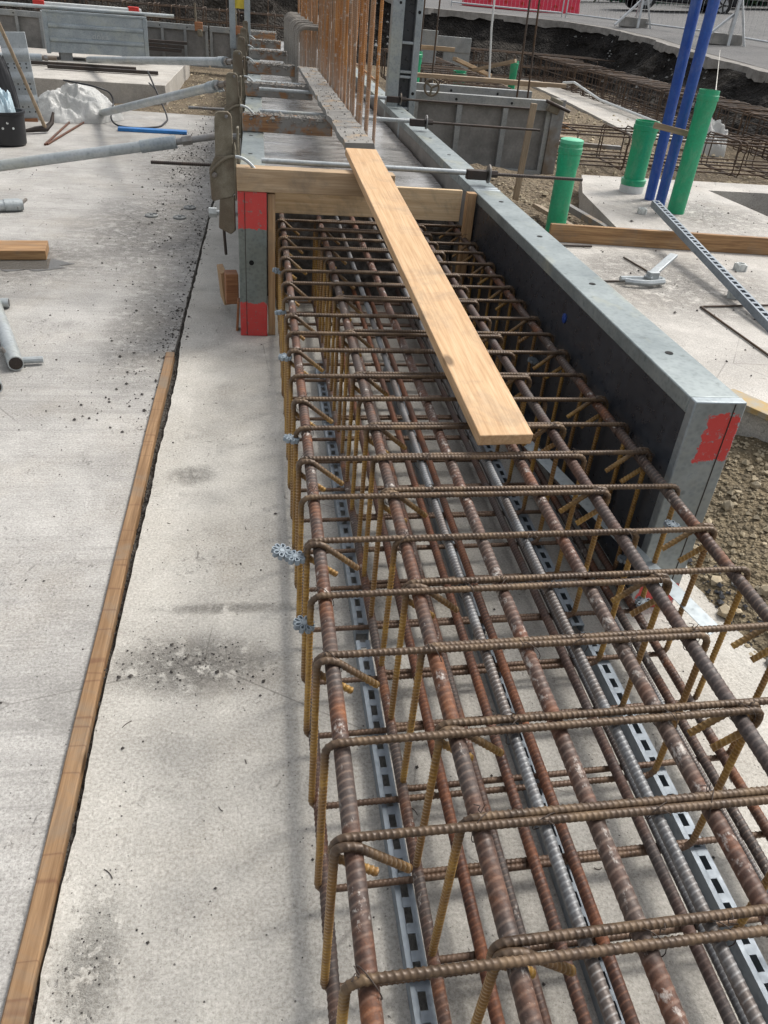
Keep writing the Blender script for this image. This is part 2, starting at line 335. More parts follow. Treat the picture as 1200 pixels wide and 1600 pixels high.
def struct(name, mesh, mt, **k):
    o = link(name, mesh, mt, **k); o['kind'] = 'structure'; return o
def stuff(name, mesh, mt, label=None, cat=None, parent=None):
    o = link(name, mesh, mt, parent); o['kind'] = 'stuff'
    if label: o['label'] = label; o['category'] = cat
    return o
def dup(root, loc, rz=0, label=None, group=None):
    r = root.copy(); C.objects.link(r); r.location = loc; r.rotation_euler = (0, 0, rz)
    if label: r['label'] = label
    if group: r['group'] = group
    for ch in list(root.children):
        c = ch.copy(); C.objects.link(c); c.parent = r
        for g in ch.children: d = g.copy(); C.objects.link(d); d.parent = c
    return r
def resample(pts, step):
    P = np.array([tuple(p) for p in pts], float); s = np.r_[0, np.cumsum(np.linalg.norm(np.diff(P, axis=0), axis=1))]
    n = max(2, int(s[-1]/step)+1); t = np.linspace(0, s[-1], n); return np.stack([np.interp(t, s, P[:, i]) for i in range(3)], 1)
def fillet(pts, r, seg=6):
    pts = [Vector(p) for p in pts]; out = [pts[0]]
    for i in range(1, len(pts)-1):
        a, b, c = pts[i-1], pts[i], pts[i+1]; u = (a-b).normalized(); v = (c-b).normalized(); ang = u.angle(v)
        d = min(r/math.tan(ang/2), (a-b).length*.49, (c-b).length*.49); p0 = b+u*d; p1 = b+v*d
        rr = d*math.tan(ang/2); cen = b+(u+v).normalized()*(rr/math.sin(ang/2))
        for q in range(seg+1):
            t = q/seg; w_ = (p0-cen).slerp(p1-cen, t) if (p0-cen).angle(p1-cen) < 3.1 else (p0-cen).lerp(p1-cen, t); out.append(cen+w_.normalized()*rr)
    out.append(pts[-1]); return out
def ribs(pitch, amp, skew=1.0):
    def f(s_, th):
        t = np.where(th < math.pi, th, 2*math.pi-th)
        x = np.cos(2*math.pi*s_/pitch + skew*t); h = np.clip((x-.35)*2.2, 0, 1)
        sp = np.exp(-((np.abs(np.sin(th+.6)))/.2)**2)
        return 1 + amp*np.maximum(h*np.clip(np.abs(np.sin(th+.6))*2.2, 0, 1), sp*.7)
    return f
def rebar_mesh(name, pts, r, pitch, n=10, amp=.09, skew=1.3, per=4):
    b_ = MB(); f = ribs(pitch, amp, skew); log = []
    def g(s_, th): q = f(s_, th); log.append((q-1)/amp); return q
    m = b_.tube(resample(pts, pitch/per), r, n, True, g).mesh(name, 80)
    at = m.attributes.new('rib', 'FLOAT', 'POINT'); at.data.foreach_set('value', np.concatenate(log).astype(np.float32)); return m
def nz(x, y, z=0, s=1.0): return noise.noise(Vector((x*s, y*s, z*s)))
def stone(mb, c, r, fl=.7, seed=None):
    b = bmesh.new(); bmesh.ops.create_icosphere(b, subdivisions=1, radius=1)
    a = random.random()*6.28; ca, sa = math.cos(a), math.sin(a); sx, sy = random.uniform(.75, 1.3), random.uniform(.65, 1.0)
    V = []
    for v in b.verts:
        p = v.co*(1+random.uniform(-.22, .18)); x, y, z = p.x*sx*r, p.y*sy*r, p.z*fl*r; V.append((c[0]+x*ca-y*sa, c[1]+x*sa+y*ca, c[2]+z))
    F = [tuple(q.index for q in f.verts) for f in b.faces]; b.free(); mb.add(V, F)
def crumb(mb, c, r):
    a = random.random()*6.28; V = []
    for (x, y, z) in ((1, 0, 0), (0, 1, 0), (-1, 0, 0), (0, -1, 0), (0, 0, .8), (0, 0, -.5)):
        q = r*random.uniform(.6, 1.25); V.append((c[0]+(x*math.cos(a)-y*math.sin(a))*q, c[1]+(x*math.sin(a)+y*math.cos(a))*q, c[2]+z*q))
    mb.add(V, [(0, 1, 4), (1, 2, 4), (2, 3, 4), (3, 0, 4), (1, 0, 5), (2, 1, 5), (3, 2, 5), (0, 3, 5)])

# ------------------------------------------------------------------ setting
def top_z(x, y):
    xx = max(-12, min(26, x)); yy = max(0, min(46, y)); b = 1.36+(.047 if yy < 25 else .02)*(yy-25)+.06*max(0, xx-9.5)
    t = max(0, min(1, (4.6-x)/2.2)); t = t*t*(3-2*t); return max(b*(1-t)+1.85*t, .55)
loop = [(10.5, -12), (10.2, 0), (10.0, 8), (9.8, 12), (9.6, 15.5), (9.45, 18.7), (9.6, 21.5), (9.3, 23.7), (8.5, 24.7), (7, 25), (4.3, 25.1), (2, 25.2), (0, 24.4), (-6, 24), (-13, 23), (-15, 12), (-15, 0), (-14, -11), (-4, -13), (4, -13.5)]
EP = resample([(x, y, 0) for x, y in loop + [loop[0]]], .16)[:-1, :2]; N = len(EP)
Tn = np.roll(EP, -6, 0)-np.roll(EP, 6, 0); Tn /= np.linalg.norm(Tn, axis=1)[:, None]; Out = np.stack([Tn[:, 1], -Tn[:, 0]], 1)
# bank: from top edge down to toe
mb = MB(); rows = 22
for i in range(N):
    x, y = EP[i]; zt = top_z(x, y)
    for j in range(rows):
        t = j/(rows-1); inn = (t**1.25)*(1.15+.25*nz(x, y, 0, .35)); zz = zt-.1-(zt+.1)*t**.92
        lump = .22*nz(x, y, zz, 1.3)+.13*nz(x, y, zz*1.4, 4.2)+.07*nz(x, y, zz, 11); lump *= min(1, t*4+.15)
        d = -inn+lump*1.0; mb.v.append((x+Out[i, 0]*d, y+Out[i, 1]*d, zz+.06*nz(x, y, zz, 6)*min(1, t*4)))
for i in range(N):
    for j in range(rows-1):
        a = i*rows+j; b = ((i+1) % N)*rows+j; mb.f.append((a, b, b+1, a+1))
bank = struct('bank', mb.mesh('bank', 60), 'bank_soil')
k_ = bank.data; k_.materials.append(MT['bank_grey'])
for p in k_.polygons:
    c = p.center
    if (c.x < 3.2 or (5.9 < c.x+.25*nz(c.x, c.y, c.z, 2) < 7.4 and c.z < .75 and c.y > 20) or (c.x > 8 and c.y < 21 and nz(c.x, c.y, c.z, .8) > -.05)): p.material_index = 1
# pale broken pavement edge on top of the bank, then the road and land beyond
mb = MB()
for i in range(N):
    x, y = EP[i]; zt = top_z(x, y); o1 = .13*nz(x, y, 0, 1.4)+.08*nz(x, y, 4, 5)+.03*nz(x, y, 4, 14)
    for (d, z) in ((o1-.05, zt-.15+.09*nz(x, y, 1, 3)+.04*nz(x, y, 1, 11)), (o1-.02, zt+.005), (.35, zt+.01)): mb.v.append((x+Out[i, 0]*d, y+Out[i, 1]*d, z))
for i in range(N):
    for j in range(2): a = i*3+j; b = ((i+1) % N)*3+j; mb.f.append((a, b, b+1, a+1))
struct('pavement_edge', mb.mesh('pavement_edge', 40), 'kerb_pale')
mb = MB(); ds = [.33, 1, 2.5, 5, 9, 15, 25, 45, 90, 200, 500]; cen = np.array([-2.5, 6.0])
for i in range(N):
    for d in ds:
        rad = EP[i]-cen; rad /= np.linalg.norm(rad); wv = min(1, d/12); dv = Out[i]*(1-wv)+rad*wv; p = EP[i]+dv*d
        mb.v.append((p[0], p[1], top_z(p[0], p[1])+.015*nz(p[0], p[1], 0, .7)))
nd = len(ds)
for i in range(N):
    for j in range(nd-1): a = i*nd+j; b = ((i+1) % N)*nd+j; mb.f.append((a, b, b+1, a+1))
struct('road', mb.mesh('road', 60), 'asphalt')
# pit floor
mb = MB(); nx, ny = 130, 190; xs = np.linspace(-15.5, 11, nx); ys = np.linspace(-14, 25.6, ny)
for y in ys:
    for x in xs:
        z = -.09+.03*nz(x, y, 0, 1.1)+.015*nz(x, y, 0, 4)
        if x > 1.7 and y > 3: z += .05
        mb.v.append((x, y, z))
for j in range(ny-1):
    for i in range(nx-1): a = j*nx+i; mb.f.append((a, a+1, a+nx+1, a+nx))
struct('ground', mb.mesh('ground', 60), 'dirt')
# left slab and blinding strip with crumbly joint edges
def edge_slab(name, mt, pts_l, pts_r, zt, zb):
    m = MB(); n = len(pts_l)
    for a, b in zip(pts_l, pts_r): m.v += [(*a, zt), (*b, zt), (*b, zb), (*a, zb)]
    for i in range(n-1):
        o = i*4
        for j in range(4): m.f.append((o+j, o+(j+1) % 4, o+4+(j+1) % 4, o+4+j))
    m.f += [(0, 1, 2, 3), tuple(4*(n-1)+j for j in (3, 2, 1, 0))]
    return struct(name, m.mesh(name, 30), mt)
Ys = np.arange(-3, 12.31, .03)
jx = lambda y: -.468+.0125*(y-1)*(y > 1)
edge_slab('slab', 'slab_left', [(-9, y) for y in Ys], [(jx(y)-.006+.006*nz(1, y, 0, 5)+.006*nz(2, y, 0, 22), y) for y in Ys], 0, -.2)
edge_slab('footing_slab', 'slab_mid', [(jx(y)+.036+.014*min(1, max(0, 1.35-y))-.024*min(1, max(0, (y-3.6)*2))+.007*nz(5, y, 0, 3)+.005*nz(6, y, 0, 13)+.003*nz(6, y, 2, 40), y) for y in Ys], [(1.62+.05*nz(7, y, 0, 2), y) for y in Ys], .0, -.2)
m = MB(); 
for y in Ys: m.v += [(jx(y)-.03, y, -.035+.012*nz(3, y, 0, 9)), (jx(y)+.03, y, -.018+.012*nz(4, y, 0, 7)), (jx(y)+.1, y, -.02)]
for i in range(len(Ys)-1):
    for j in range(2): a = i*3+j; m.f.append((a, a+1, a+4, a+3))
struct('joint_fill', m.mesh('joint_fill', 60), 'joint_dirt')
# right slab (polygon with rectangular opening)
b = bmesh.new()
outer = [(1.62, 3.35), (2.0, 2.67), (2.9, 1.05), (7.2, 1.05), (7.2, 7.82), (3.12, 7.75), (2.82, 6.9), (2.6, 5.34), (1.6, 5.3)]
hole = [(4.24, 7.33), (5.3, 7.36), (5.3, 6.3), (4.28, 6.32)]
ed = []
for poly in (outer, hole):
    vs = [b.verts.new((x, y, .3)) for x, y in poly]; ed += [b.edges.new((vs[i], vs[(i+1) % len(vs)])) for i in range(len(vs))]
fr = bmesh.ops.triangle_fill(b, edges=ed, use_beauty=True); fs = [f for f in fr['geom'] if isinstance(f, bmesh.types.BMFace)]
ex = bmesh.ops.extrude_face_region(b, geom=fs); bmesh.ops.translate(b, verts=[v for v in ex['geom'] if isinstance(v, bmesh.types.BMVert)], vec=(0, 0, -.28))
bmesh.ops.recalc_face_normals(b, faces=b.faces); me = bpy.data.meshes.new('raised_slab'); b.to_mesh(me); b.free()
struct('raised_slab', me, 'slab_right')
struct('far_slab', MB().prism([(-9, 12.9), (-1.38, 13.75), (-1.34, 18.4), (-9, 18.4)], -.1, .19), 'slab_far', bev=.01)
struct('path', MB().prism([(6.1, 13.2), (7.25, 13.2), (7.75, 16.5), (8.0, 23.2), (6.9, 23.2), (6.6, 18.5)], -.1, .0), 'slab_far')
# dirt strip beside the right slab
mb = MB(); nx, ny = 50, 90; xs = np.linspace(1.33, 3.3, nx); ys = np.linspace(5.2, 8.6, ny)
for y in ys:
    for x in xs: mb.v.append((x, y, .16+.07*nz(x, y, 0, 1.6)+.03*nz(x, y, 0, 6)+.012*nz(x, y, 0, 18)))
for j in range(ny-1):
    for i in range(nx-1): a = j*nx+i; mb.f.append((a, a+1, a+nx+1, a+nx))
struct('dirt_patch', mb.mesh('dirt_patch', 70), 'dirt')
# gravel slope between formwork and right slab
def gz(x, y):
    t = max(0, min(1, (x-1.46-.06*nz(0, y, 0, 1.7))/.62)); return -.03+.235*t**.8+.02*nz(x, y, 0, 5)+.008*nz(x, y, 0, 19)
mb = MB(); nx, ny = 60, 160; xs = np.linspace(1.40, 3.1, nx); ys = np.linspace(-.6, 4.0, ny)
for y in ys:
    for x in xs: mb.v.append((x, y, gz(x, y)))
for j in range(ny-1):
    for i in range(nx-1): a = j*nx+i; mb.f.append((a, a+1, a+nx+1, a+nx))
gravel = struct('gravel', mb.mesh('gravel', 70), 'gravel_base')
def slab_edge_x(y): return 2.0+(2.67-y)*.556 if y < 2.67 else 2.0-(y-2.67)*.56
for i in range(170):
    y = random.uniform(1.35, 2.95); x = random.uniform(1.5, min(2.25, slab_edge_x(y)-.03)); r = random.choice([.011, .014, .018, .022, .03])*random.uniform(.8, 1.15)
    m = MB(); stone(m, (0, 0, 0), r); link('stone', m.mesh('stone', 25), 'stone' if random.random() < .8 else 'stone_grey', gravel, (x, y, gz(x, y)+r*.3))
mb = MB(); mb2 = MB()
for i in range(5200):
    y = random.uniform(.2, 3.4); x = random.uniform(1.44, min(2.9, slab_edge_x(y)-.01)); r = abs(random.gauss(0, .005))+.003
    dark = x-1.46-.06*nz(0, y, 0, 1.7) < .14+.06*nz(x, y, 3, 3) and random.random() < .85
    crumb(mb2 if dark else mb, (x, y, gz(x, y)+r*.3), r)
stuff('fine_gravel', mb.mesh('fine_gravel', 25), 'stone', 'small beige stones filling the slope beside the raised slab', 'gravel')
stuff('dark_gravel', mb2.mesh('dark_gravel', 25), 'stone_dark', 'dark grit along the foot of the gravel slope', 'grit')
# crumbs and dirt lying on the slabs
mb = MB()
for i in range(800):
    y = 3.0+abs(random.gauss(0, 2.6)); x = jx(y)-abs(random.gauss(0, .28))-.01
    if y > 12 or x < -2.4: continue
    if random.random() < .6: x = jx(y)-abs(random.gauss(0, .045))
    r = abs(random.gauss(0, .0035))+.0015; crumb(mb, (x, y, r*.4), r)
for i in range(800):
    y = random.uniform(.3, 8.5); x = random.uniform(-2.4, -.5); r = abs(random.gauss(0, .0024))+.001; crumb(mb, (x, y, r*.4), r)
for i in range(420):
    y = random.uniform(.3, 4.6); x = random.uniform(-.4, 1.3); r = abs(random.gauss(0, .0022))+.001; crumb(mb, (x, y, r*.4), r)
for i in range(170):
    y = random.gauss(1.63, .06); x = random.gauss(-.2, .13); r = abs(random.gauss(0, .0022))+.001; crumb(mb, (x, y, r*.4), r)
for i in range(70):
    y = random.gauss(.84, .10); x = random.gauss(-.33, .035); r = abs(random.gauss(0, .0013))+.0008; crumb(mb, (x, y, r*.4), r)
for i in range(1400):
    y = random.uniform(-.5, 8); x = jx(y)+random.uniform(.015, .05); r = abs(random.gauss(0, .004))+.002; crumb(mb, (x, y, (-.02 if y < 3.84 else -.008)+r*.4), r)
for i in range(500):
    y = random.uniform(3, 7.7); x = random.uniform(1.7, 5.5)
    if not (x < 2.6 and y > 5.2): r = abs(random.gauss(0, .004))+.0015; crumb(mb, (x, y, .3+r*.4), r)
for i in range(600):
    y = random.gauss(8.8, 1.6); x = -.5-abs(random.gauss(0, .25)); r = abs(random.gauss(0, .005))+.002; crumb(mb, (x, min(y, 12.2), r*.4), r)
stuff('dirt_crumbs', mb.mesh('dirt_crumbs', 25), 'pebble_dark', 'dark dirt crumbs scattered over the concrete slabs', 'crumbs')
mb = MB()
for i in range(22):
    x = random.uniform(-.38, .1) if i < 8 else random.uniform(.1, 1.4); y = random.uniform(.5, 2.6); a = random.uniform(0, 3.14); L = random.uniform(.012, .03)
    cv = random.uniform(-.5, .3); p = [(x+math.cos(a+cv*t)*L*t*.6, y+math.sin(a+cv*t)*L*t*.6, .0016) for t in (-1, -.5, 0, .5, 1)]; mb.tube(p, .0009, 5)
stuff('wire_offcuts', mb.mesh('wire_offcuts'), 'wire', 'short dark tie wire offcuts lying on the pale slab', 'wire')
mb = MB()
for i in range(1500):
    y = random.uniform(12.4, 19); x = random.uniform(-4, -.3); r = abs(random.gauss(0, .016))+.006
    if x < -1.3 and y > 12.9: continue
    crumb(mb, (x, y, -.07+r*.4), r)
for i in range(700):
    y = random.uniform(5.4, 8.3); x = random.uniform(1.5, 2.75); r = abs(random.gauss(0, .012))+.004; crumb(mb, (x, y, .17+.07*nz(x, y, 0, 1.6)+.03*nz(x, y, 0, 6)), r)
for i in range(1600):
    y = random.uniform(8.6, 16); x = random.uniform(2.2, 7); r = abs(random.gauss(0, .02))+.006; crumb(mb, (x, y, -.03+r*.4), r)
stuff('rubble', mb.mesh('rubble', 25), 'stone', 'small rubble spread over the sandy pit floor', 'rubble')
mb = MB()
for i in range(160): crumb(mb, (random.uniform(4.3, 5.28), random.uniform(6.35, 7.3), .06+random.uniform(0, .08)), random.uniform(.015, .05))
stuff('spoil', mb.mesh('spoil', 25), 'stone_dark', 'dark broken lumps inside the slab opening', 'spoil')
mb = MB()      # larger clods on the dark bank
for i in range(2600):
    j = random.randrange(N); x, y = EP[j]
    if y < 9 or x < -8: continue
    t = random.random(); zt = top_z(x, y); d = -(t**1.25)*1.15+.05; zz = zt-.12-(zt+.1)*t**.92; r = abs(random.gauss(0, .03))+.012
    crumb(mb, (x+Out[j, 0]*d, y+Out[j, 1]*d, zz), r)
stuff('clods', mb.mesh('clods', 25), 'stone_grey', 'loose clods and stones on the excavation bank', 'clods')
# poured footing behind the stop end
mb = MB(); xs = np.linspace(.045, 1.17, 40); ys = np.linspace(4.78, 19, 260)
for y in ys:
    for x in xs: mb.v.append((x, y, .615+.008*nz(x, y, 0, 3)+.006*nz(x*.4, y, 0, 14)))
for j in range(len(ys)-1):
    for i in range(len(xs)-1): a = j*40+i; mb.f.append((a, a+1, a+41, a+40))
struct('poured_footing', mb.mesh('poured_footing', 60), 'wet_concrete')
mb = MB(); nx, nz_ = 60, 36
for j in range(nz_):
    for i in range(nx):
        x = .045+1.125*i/(nx-1); z = .61*j/(nz_-1); mb.v.append((x, 4.77+.035*nz(x, z, 0, 9)+.03*nz(x, z, 3, 22), z))
for j in range(nz_-1):
    for i in range(nx-1): a = j*nx+i; mb.f.append((a, a+1, a+nx+1, a+nx))
struct('footing_end', mb.mesh('footing_end', 70), 'rough_concrete')

# ------------------------------------------------------------------ reinforcement cage
cage = thing('rebar_cage', 'long rusty reinforcement cage of thick bars and double stirrups on the slab', 'rebar cage')
ZT, ZB, rs = .523, .058, .0071
def hoop(x0, x1, hook):
    r = .026
    if hook == 'L':
        p = [(x0+.125, -.011, ZT-.075), (x0+.034, -.011, ZT+.001), (x0, -.008, ZT), (x0, -.004, ZB), (x1, 0, ZB), (x1, .003, ZT), (x0, .006, ZT), (x0-.001, .006, ZT-.045), (x0+.075, .007, ZT-.105)]
    else:
        p = [(x1-.125, .012, ZT-.075), (x1-.034, .012, ZT+.001), (x1, .009, ZT), (x1, .004, ZB), (x0, 0, ZB), (x0, -.003, ZT), (x1, -.004, ZT), (x1+.001, -.004, ZT-.045), (x1-.075, -.005, ZT-.105)]
    return fillet(p, r, 7)
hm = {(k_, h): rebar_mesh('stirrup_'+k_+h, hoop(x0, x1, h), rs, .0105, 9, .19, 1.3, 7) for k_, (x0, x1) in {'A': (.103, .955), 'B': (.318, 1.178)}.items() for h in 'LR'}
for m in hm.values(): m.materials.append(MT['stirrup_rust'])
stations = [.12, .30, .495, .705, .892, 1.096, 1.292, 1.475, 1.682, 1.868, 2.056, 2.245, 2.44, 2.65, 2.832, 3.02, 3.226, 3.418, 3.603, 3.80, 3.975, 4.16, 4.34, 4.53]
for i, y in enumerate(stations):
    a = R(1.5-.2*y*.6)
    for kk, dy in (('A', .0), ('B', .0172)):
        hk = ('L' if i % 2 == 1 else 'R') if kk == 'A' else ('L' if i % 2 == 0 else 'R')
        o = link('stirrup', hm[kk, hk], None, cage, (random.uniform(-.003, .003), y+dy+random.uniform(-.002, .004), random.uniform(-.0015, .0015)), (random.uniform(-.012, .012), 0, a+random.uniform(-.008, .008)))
def lbar(name, x, z, r, mt, y0=-.7, y1=4.74, pitch=None, amp=.085, skew=1.8, n=14, ang=0):
    key = (round(r, 4), round(y1-y0, 2), mt)
    if key not in lb:
        pts = [(.004*nz(t, r*900, 0, .6), t, .002*nz(t, r*500, 3, .7)) for t in np.linspace(0, y1-y0, 60)]
        lb[key] = rebar_mesh('longitudinal_bar', pts, r, pitch or r*1.1, n, amp, skew, 8); lb[key].materials.append(MT[mt])
    return link(name, lb[key], None, cage, (x, y0, z), (0, random.uniform(0, .5)+ang, random.uniform(-.0008, .0008)))
lb = {}
zt = ZT-rs-.0150
for x, mt in ((.136, 'bar_rust'), (.346, 'bar_rust'), (.545, 'bar_white'), (.755, 'bar_white'), (.918, 'bar_dark'), (1.148, 'bar_rust')): lbar('longitudinal_bar', x, zt, .0148, mt)
for x in (.455, .655): lbar('longitudinal_bar', x, ZT-rs-.0105, .0100, 'bar_grey')
zb = ZB+rs+.0125
for x, mt in ((.122, 'bar_rust'), (.318, 'bar_rust'), (.416, 'bar_orange'), (.503, 'bar_rust'), (.578, 'bar_orange'), (.668, 'bar_orange'), (.855, 'bar_dark'), (1.096, 'bar_rust'), (1.152, 'bar_rust')): lbar('longitudinal_bar', x, zb, .0126, mt)
lbar('longitudinal_bar', .885, zb, .0105, 'bar_grey'); lbar('longitudinal_bar', 1.068, zb, .008, 'bar_grey')
# tie wires at crossings
def tie_mesh():
    m = MB(); p = [(.020*math.cos(t), .017*math.cos(t+.3), -.014+.0225*math.sin(t)) for t in np.linspace(0, 2*math.pi, 22)]; m.tube(p, .0009, 5)
    q = [(.003*math.sin(9*t)+.008*t, -.014-.012*t, .006+.008*math.sin(2.5*t)) for t in np.linspace(0, 1, 14)]; m.tube(q, .0009, 5)
    q = [(-.008*t, -.014-.008*t, .006+.009*t) for t in np.linspace(0, 1, 6)]; m.tube(q, .0008, 5); return m.mesh('tie_wire', 80)
tm = tie_mesh(); tm.materials.append(MT['wire'])
for i, y in enumerate(stations):
    for x in (.136, .346, .455, .545, .655, .755, .918, 1.148):
        if random.random() < .55: link('tie_wire', tm, None, cage, (x, y+.006+random.uniform(-.003, .003)+math.sin(R(1.2))*x, ZT+.001), (0, 0, random.choice([0, 1.57, 3.14, 4.7])+random.uniform(-.4, .4)))
# slotted spacer strips under the cage
def strip_mesh(L, wdt=.038, h=.043, pitch=.055):
    m = MB(); t = .0025; n = int(L/pitch)
    for s_ in (-1, 1):
        m.bb(s_*(wdt/2)-t/2, s_*(wdt/2)+t/2, 0, L, 0, h-t-.0005); m.bb(min(s_*wdt/2+s_*t/2, s_*(wdt/2-.0110)), max(s_*wdt/2+s_*t/2, s_*(wdt/2-.0110)), 0, L, h-t, h)
    for i in range(n+1): m.bb(-wdt/2+.0095, wdt/2-.0110, i*pitch-(0 if i == 0 else .010), min(L, i*pitch+.011), h-t, h)
    for i in range(n):
        for s_ in (-1, 1):
            m.lathe([(.005, -.0006), (.005, .0006)], 8, (0, 0, 0)); o = len(m.v)-16
            for q in range(16): x, y, z = m.v[o+q]; m.v[o+q] = (s_*(wdt/2+t/2)+z, i*pitch+pitch*.5+x, h*.5+y)
    return m.mesh('slotted_strip', 30)
sm_ = strip_mesh(2.0); sm_.materials.append(MT['strip_steel'])
lab = {(.294, 0): 'slotted grey steel spacer strip under the cage beside the pale slab margin', (.655, 0): 'slotted grey steel spacer strip under the middle of the cage',
       (.985, 0): 'slotted grey steel spacer strip under the cage toward the gravel side', (.29, 1): 'slotted spacer strip under the cage beside the red-ended post', (.65, 1): 'slotted spacer strip under the cage below the pine plank', (.965, 1): 'slotted spacer strip under the cage close to the dark plywood face'}
for (x, q), l_ in lab.items(): tag(link('spacer_strip', sm_, None, None, (x, -.35+q*2.03, .0015), (0, 0, random.uniform(-.004, .004))), l_, 'spacer strip', 'slotted spacer strips under the cage')
# star shaped clip-on spacer wheels
def star_mesh(r=.024, h=.013, petals=8):
    m = MB()
    for i in range(petals):
        a = i*2*math.pi/petals; b_ = a+math.pi/petals; c_ = a-math.pi/petals
        pl = [(.006*math.cos(a), .006*math.sin(a)), (.72*r*math.cos(c_+.1), .72*r*math.sin(c_+.1)), (r*math.cos(a-.16), r*math.sin(a-.16)), (r*math.cos(a+.16), r*math.sin(a+.16)), (.72*r*math.cos(b_-.1), .72*r*math.sin(b_-.1)), (.006*math.cos(a), .006*math.sin(a))]
        for u, v in zip(pl[:-1], pl[1:]): m.beam((*u, 0), (*v, 0), .0022, h)
    m.lathe([(.0085, -h/2), (.0085, h/2)], 12); return m.mesh('spacer_wheel', 30)
st = star_mesh(); st.materials.append(MT['spacer_grey'])
for (x, y, z, l_) in ((.078, 1.476, .487, 'grey star spacer wheel on the cage leg, one of a touching pair'), (.046, 1.50, .487, 'grey star spacer wheel on the cage leg, one of a touching pair'), (.09, 1.292, .44, 'single grey star spacer wheel low on the cage leg beside the stained slab'),
                      (.09, 2.056, .49, 'grey star spacer wheel on the cage leg beside the batten end'), (.09, 2.65, .50, 'grey star spacer wheel on the cage leg just below the red-ended post'), (.088, 3.226, .46, 'grey star spacer wheel beside the middle of the red-ended post'), (.088, 3.80, .46, 'grey star spacer wheel beside the top of the red-ended post'),
                      (1.17, 1.69, .41, 'grey star spacer wheel in front of the red-patched panel end'), (1.17, 1.87, .15, 'grey star spacer wheel near the foot of the dark panel face'), (1.17, 1.70, .11, 'grey star spacer wheel by the lower red patch of the panel'), (1.17, 3.02, .35, 'bluish star spacer wheel deep beside the dark panel face')):
    tag(link('rebar_spacer', st, None, None, (x, y, z), (random.uniform(-.2, .2), random.uniform(-.2, .2), random.random()*3)), l_, 'rebar spacer', 'star spacer wheels clipped to the cage')
# thin galvanised band
m = MB(); P_ = [(.99, 2.47, .255), (1.06, 2.14, .25), (1.143, 1.754, .25), (1.219, 1.42, .246)]
P_ = fillet(P_, .5, 8)
for p in P_: m.v += [(p[0]-.022, p[1]-.012, p[2]-.002), (p[0]+.022, p[1]+.012, p[2]+.002), (p[0]+.022, p[1]+.012, p[2]+.0035), (p[0]-.022, p[1]-.012, p[2]-.0005)]
for i in range(len(P_)-1):
    for j in range(4): m.f.append((i*4+j, i*4+(j+1) % 4, i*4+4+(j+1) % 4, i*4+4+j))
m.f += [(0, 1, 2, 3), tuple(4*(len(P_)-1)+j for j in (3, 2, 1, 0))]
tag(link('steel_band', m, 'galv'), 'thin shiny galvanised band poking out through the cage', 'steel band')

# ------------------------------------------------------------------ formwork
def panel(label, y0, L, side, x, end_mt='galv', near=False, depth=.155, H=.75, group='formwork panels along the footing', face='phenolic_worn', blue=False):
    t = thing('formwork_shutter', label, 'formwork', (x, y0, 0), 0, group); s = side; f = .035
    bx = lambda m, a, b, *r: m.bb(min(s*a, s*b), max(s*a, s*b), *r)
    link('face_sheet', bx(MB(), .003, .02, f*.6, L-f*.6, .02, H-.022), face, t)
    link('top_rail', bx(MB(), 0, depth, f, L-f, H-.05, H), 'galv_top', t, bev=.004)
    link('bottom_rail', bx(MB(), 0, depth, f, L-f, 0, .05), 'galv', t, bev=.004)
    e = link('end_plate', bx(MB(), 0, depth+.002, -.001, f-.001, 0, H+.001), end_mt if near else 'galv', t, bev=.004)
    link('end_plate', bx(MB(), 0, depth+.002, L-f+.001, L-.002, 0, H+.001), 'galv', t, bev=.004)
    if near:
        link('groove', bx(MB(), depth-.034, depth-.031, -.0025, .001, .004, H-.004), 'dark_steel', e)
    n = max(2, int(L/.45))
    for i in range(1, n): link('rib', bx(MB(), .021, depth-.01, L*i/n-.03, L*i/n+.03, .051, H-.051), 'galv', t)
    for z in (.27, .5): link('waler', bx(MB(), depth-.009, depth-.002, f, L-f, z-.03, z+.03), 'galv', t)
    for yy in np.arange(.35, L, .68): link('tie_hole', MB().lathe([(.013, 0), (.013, .0012)], 14), 'black_hole', t, (s*.085, yy, H+.0005))
    if blue:
        o = link('hole_plug', MB().lathe([(.019, 0), (.019, .004), (.013, .006), (.0, .006)], 18), 'blue_plug', t, (.003, 1.03, H-.14), (0, R(-90), 0))
    if near and side < 0: link('tie_hole', MB().lathe([(.013, 0), (.013, .0012)], 14), 'black_hole', t, (s*.08, -.0015, .40), (R(90), 0, 0))
    return t
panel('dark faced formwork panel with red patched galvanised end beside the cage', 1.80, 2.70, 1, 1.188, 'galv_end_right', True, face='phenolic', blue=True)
panel('grey formwork panel with a red-ended post holding the clean timber beam', 4.12, 2.66, -1, .042, 'galv_end_left', True, .142)
for i, (y, L) in enumerate(((4.515, 2.70), (7.23, 2.70), (9.95, 2.7), (12.67, 2.7))): panel(('galvanised formwork panel in front of the tall upright panel' if i == 1 else 'muddy formwork panel hidden behind the starter bars') if i else 'galvanised formwork panel carrying the first threaded tie rod', y, L, 1, 1.188)
for y in (6.79, 9.5, 12.2, 14.9): panel('muddy formwork panel under the mud-caked crossbeam' if y < 7 else 'far muddy formwork panel on the clamp side of the poured footing', y, 2.69, -1, .042, depth=.142)

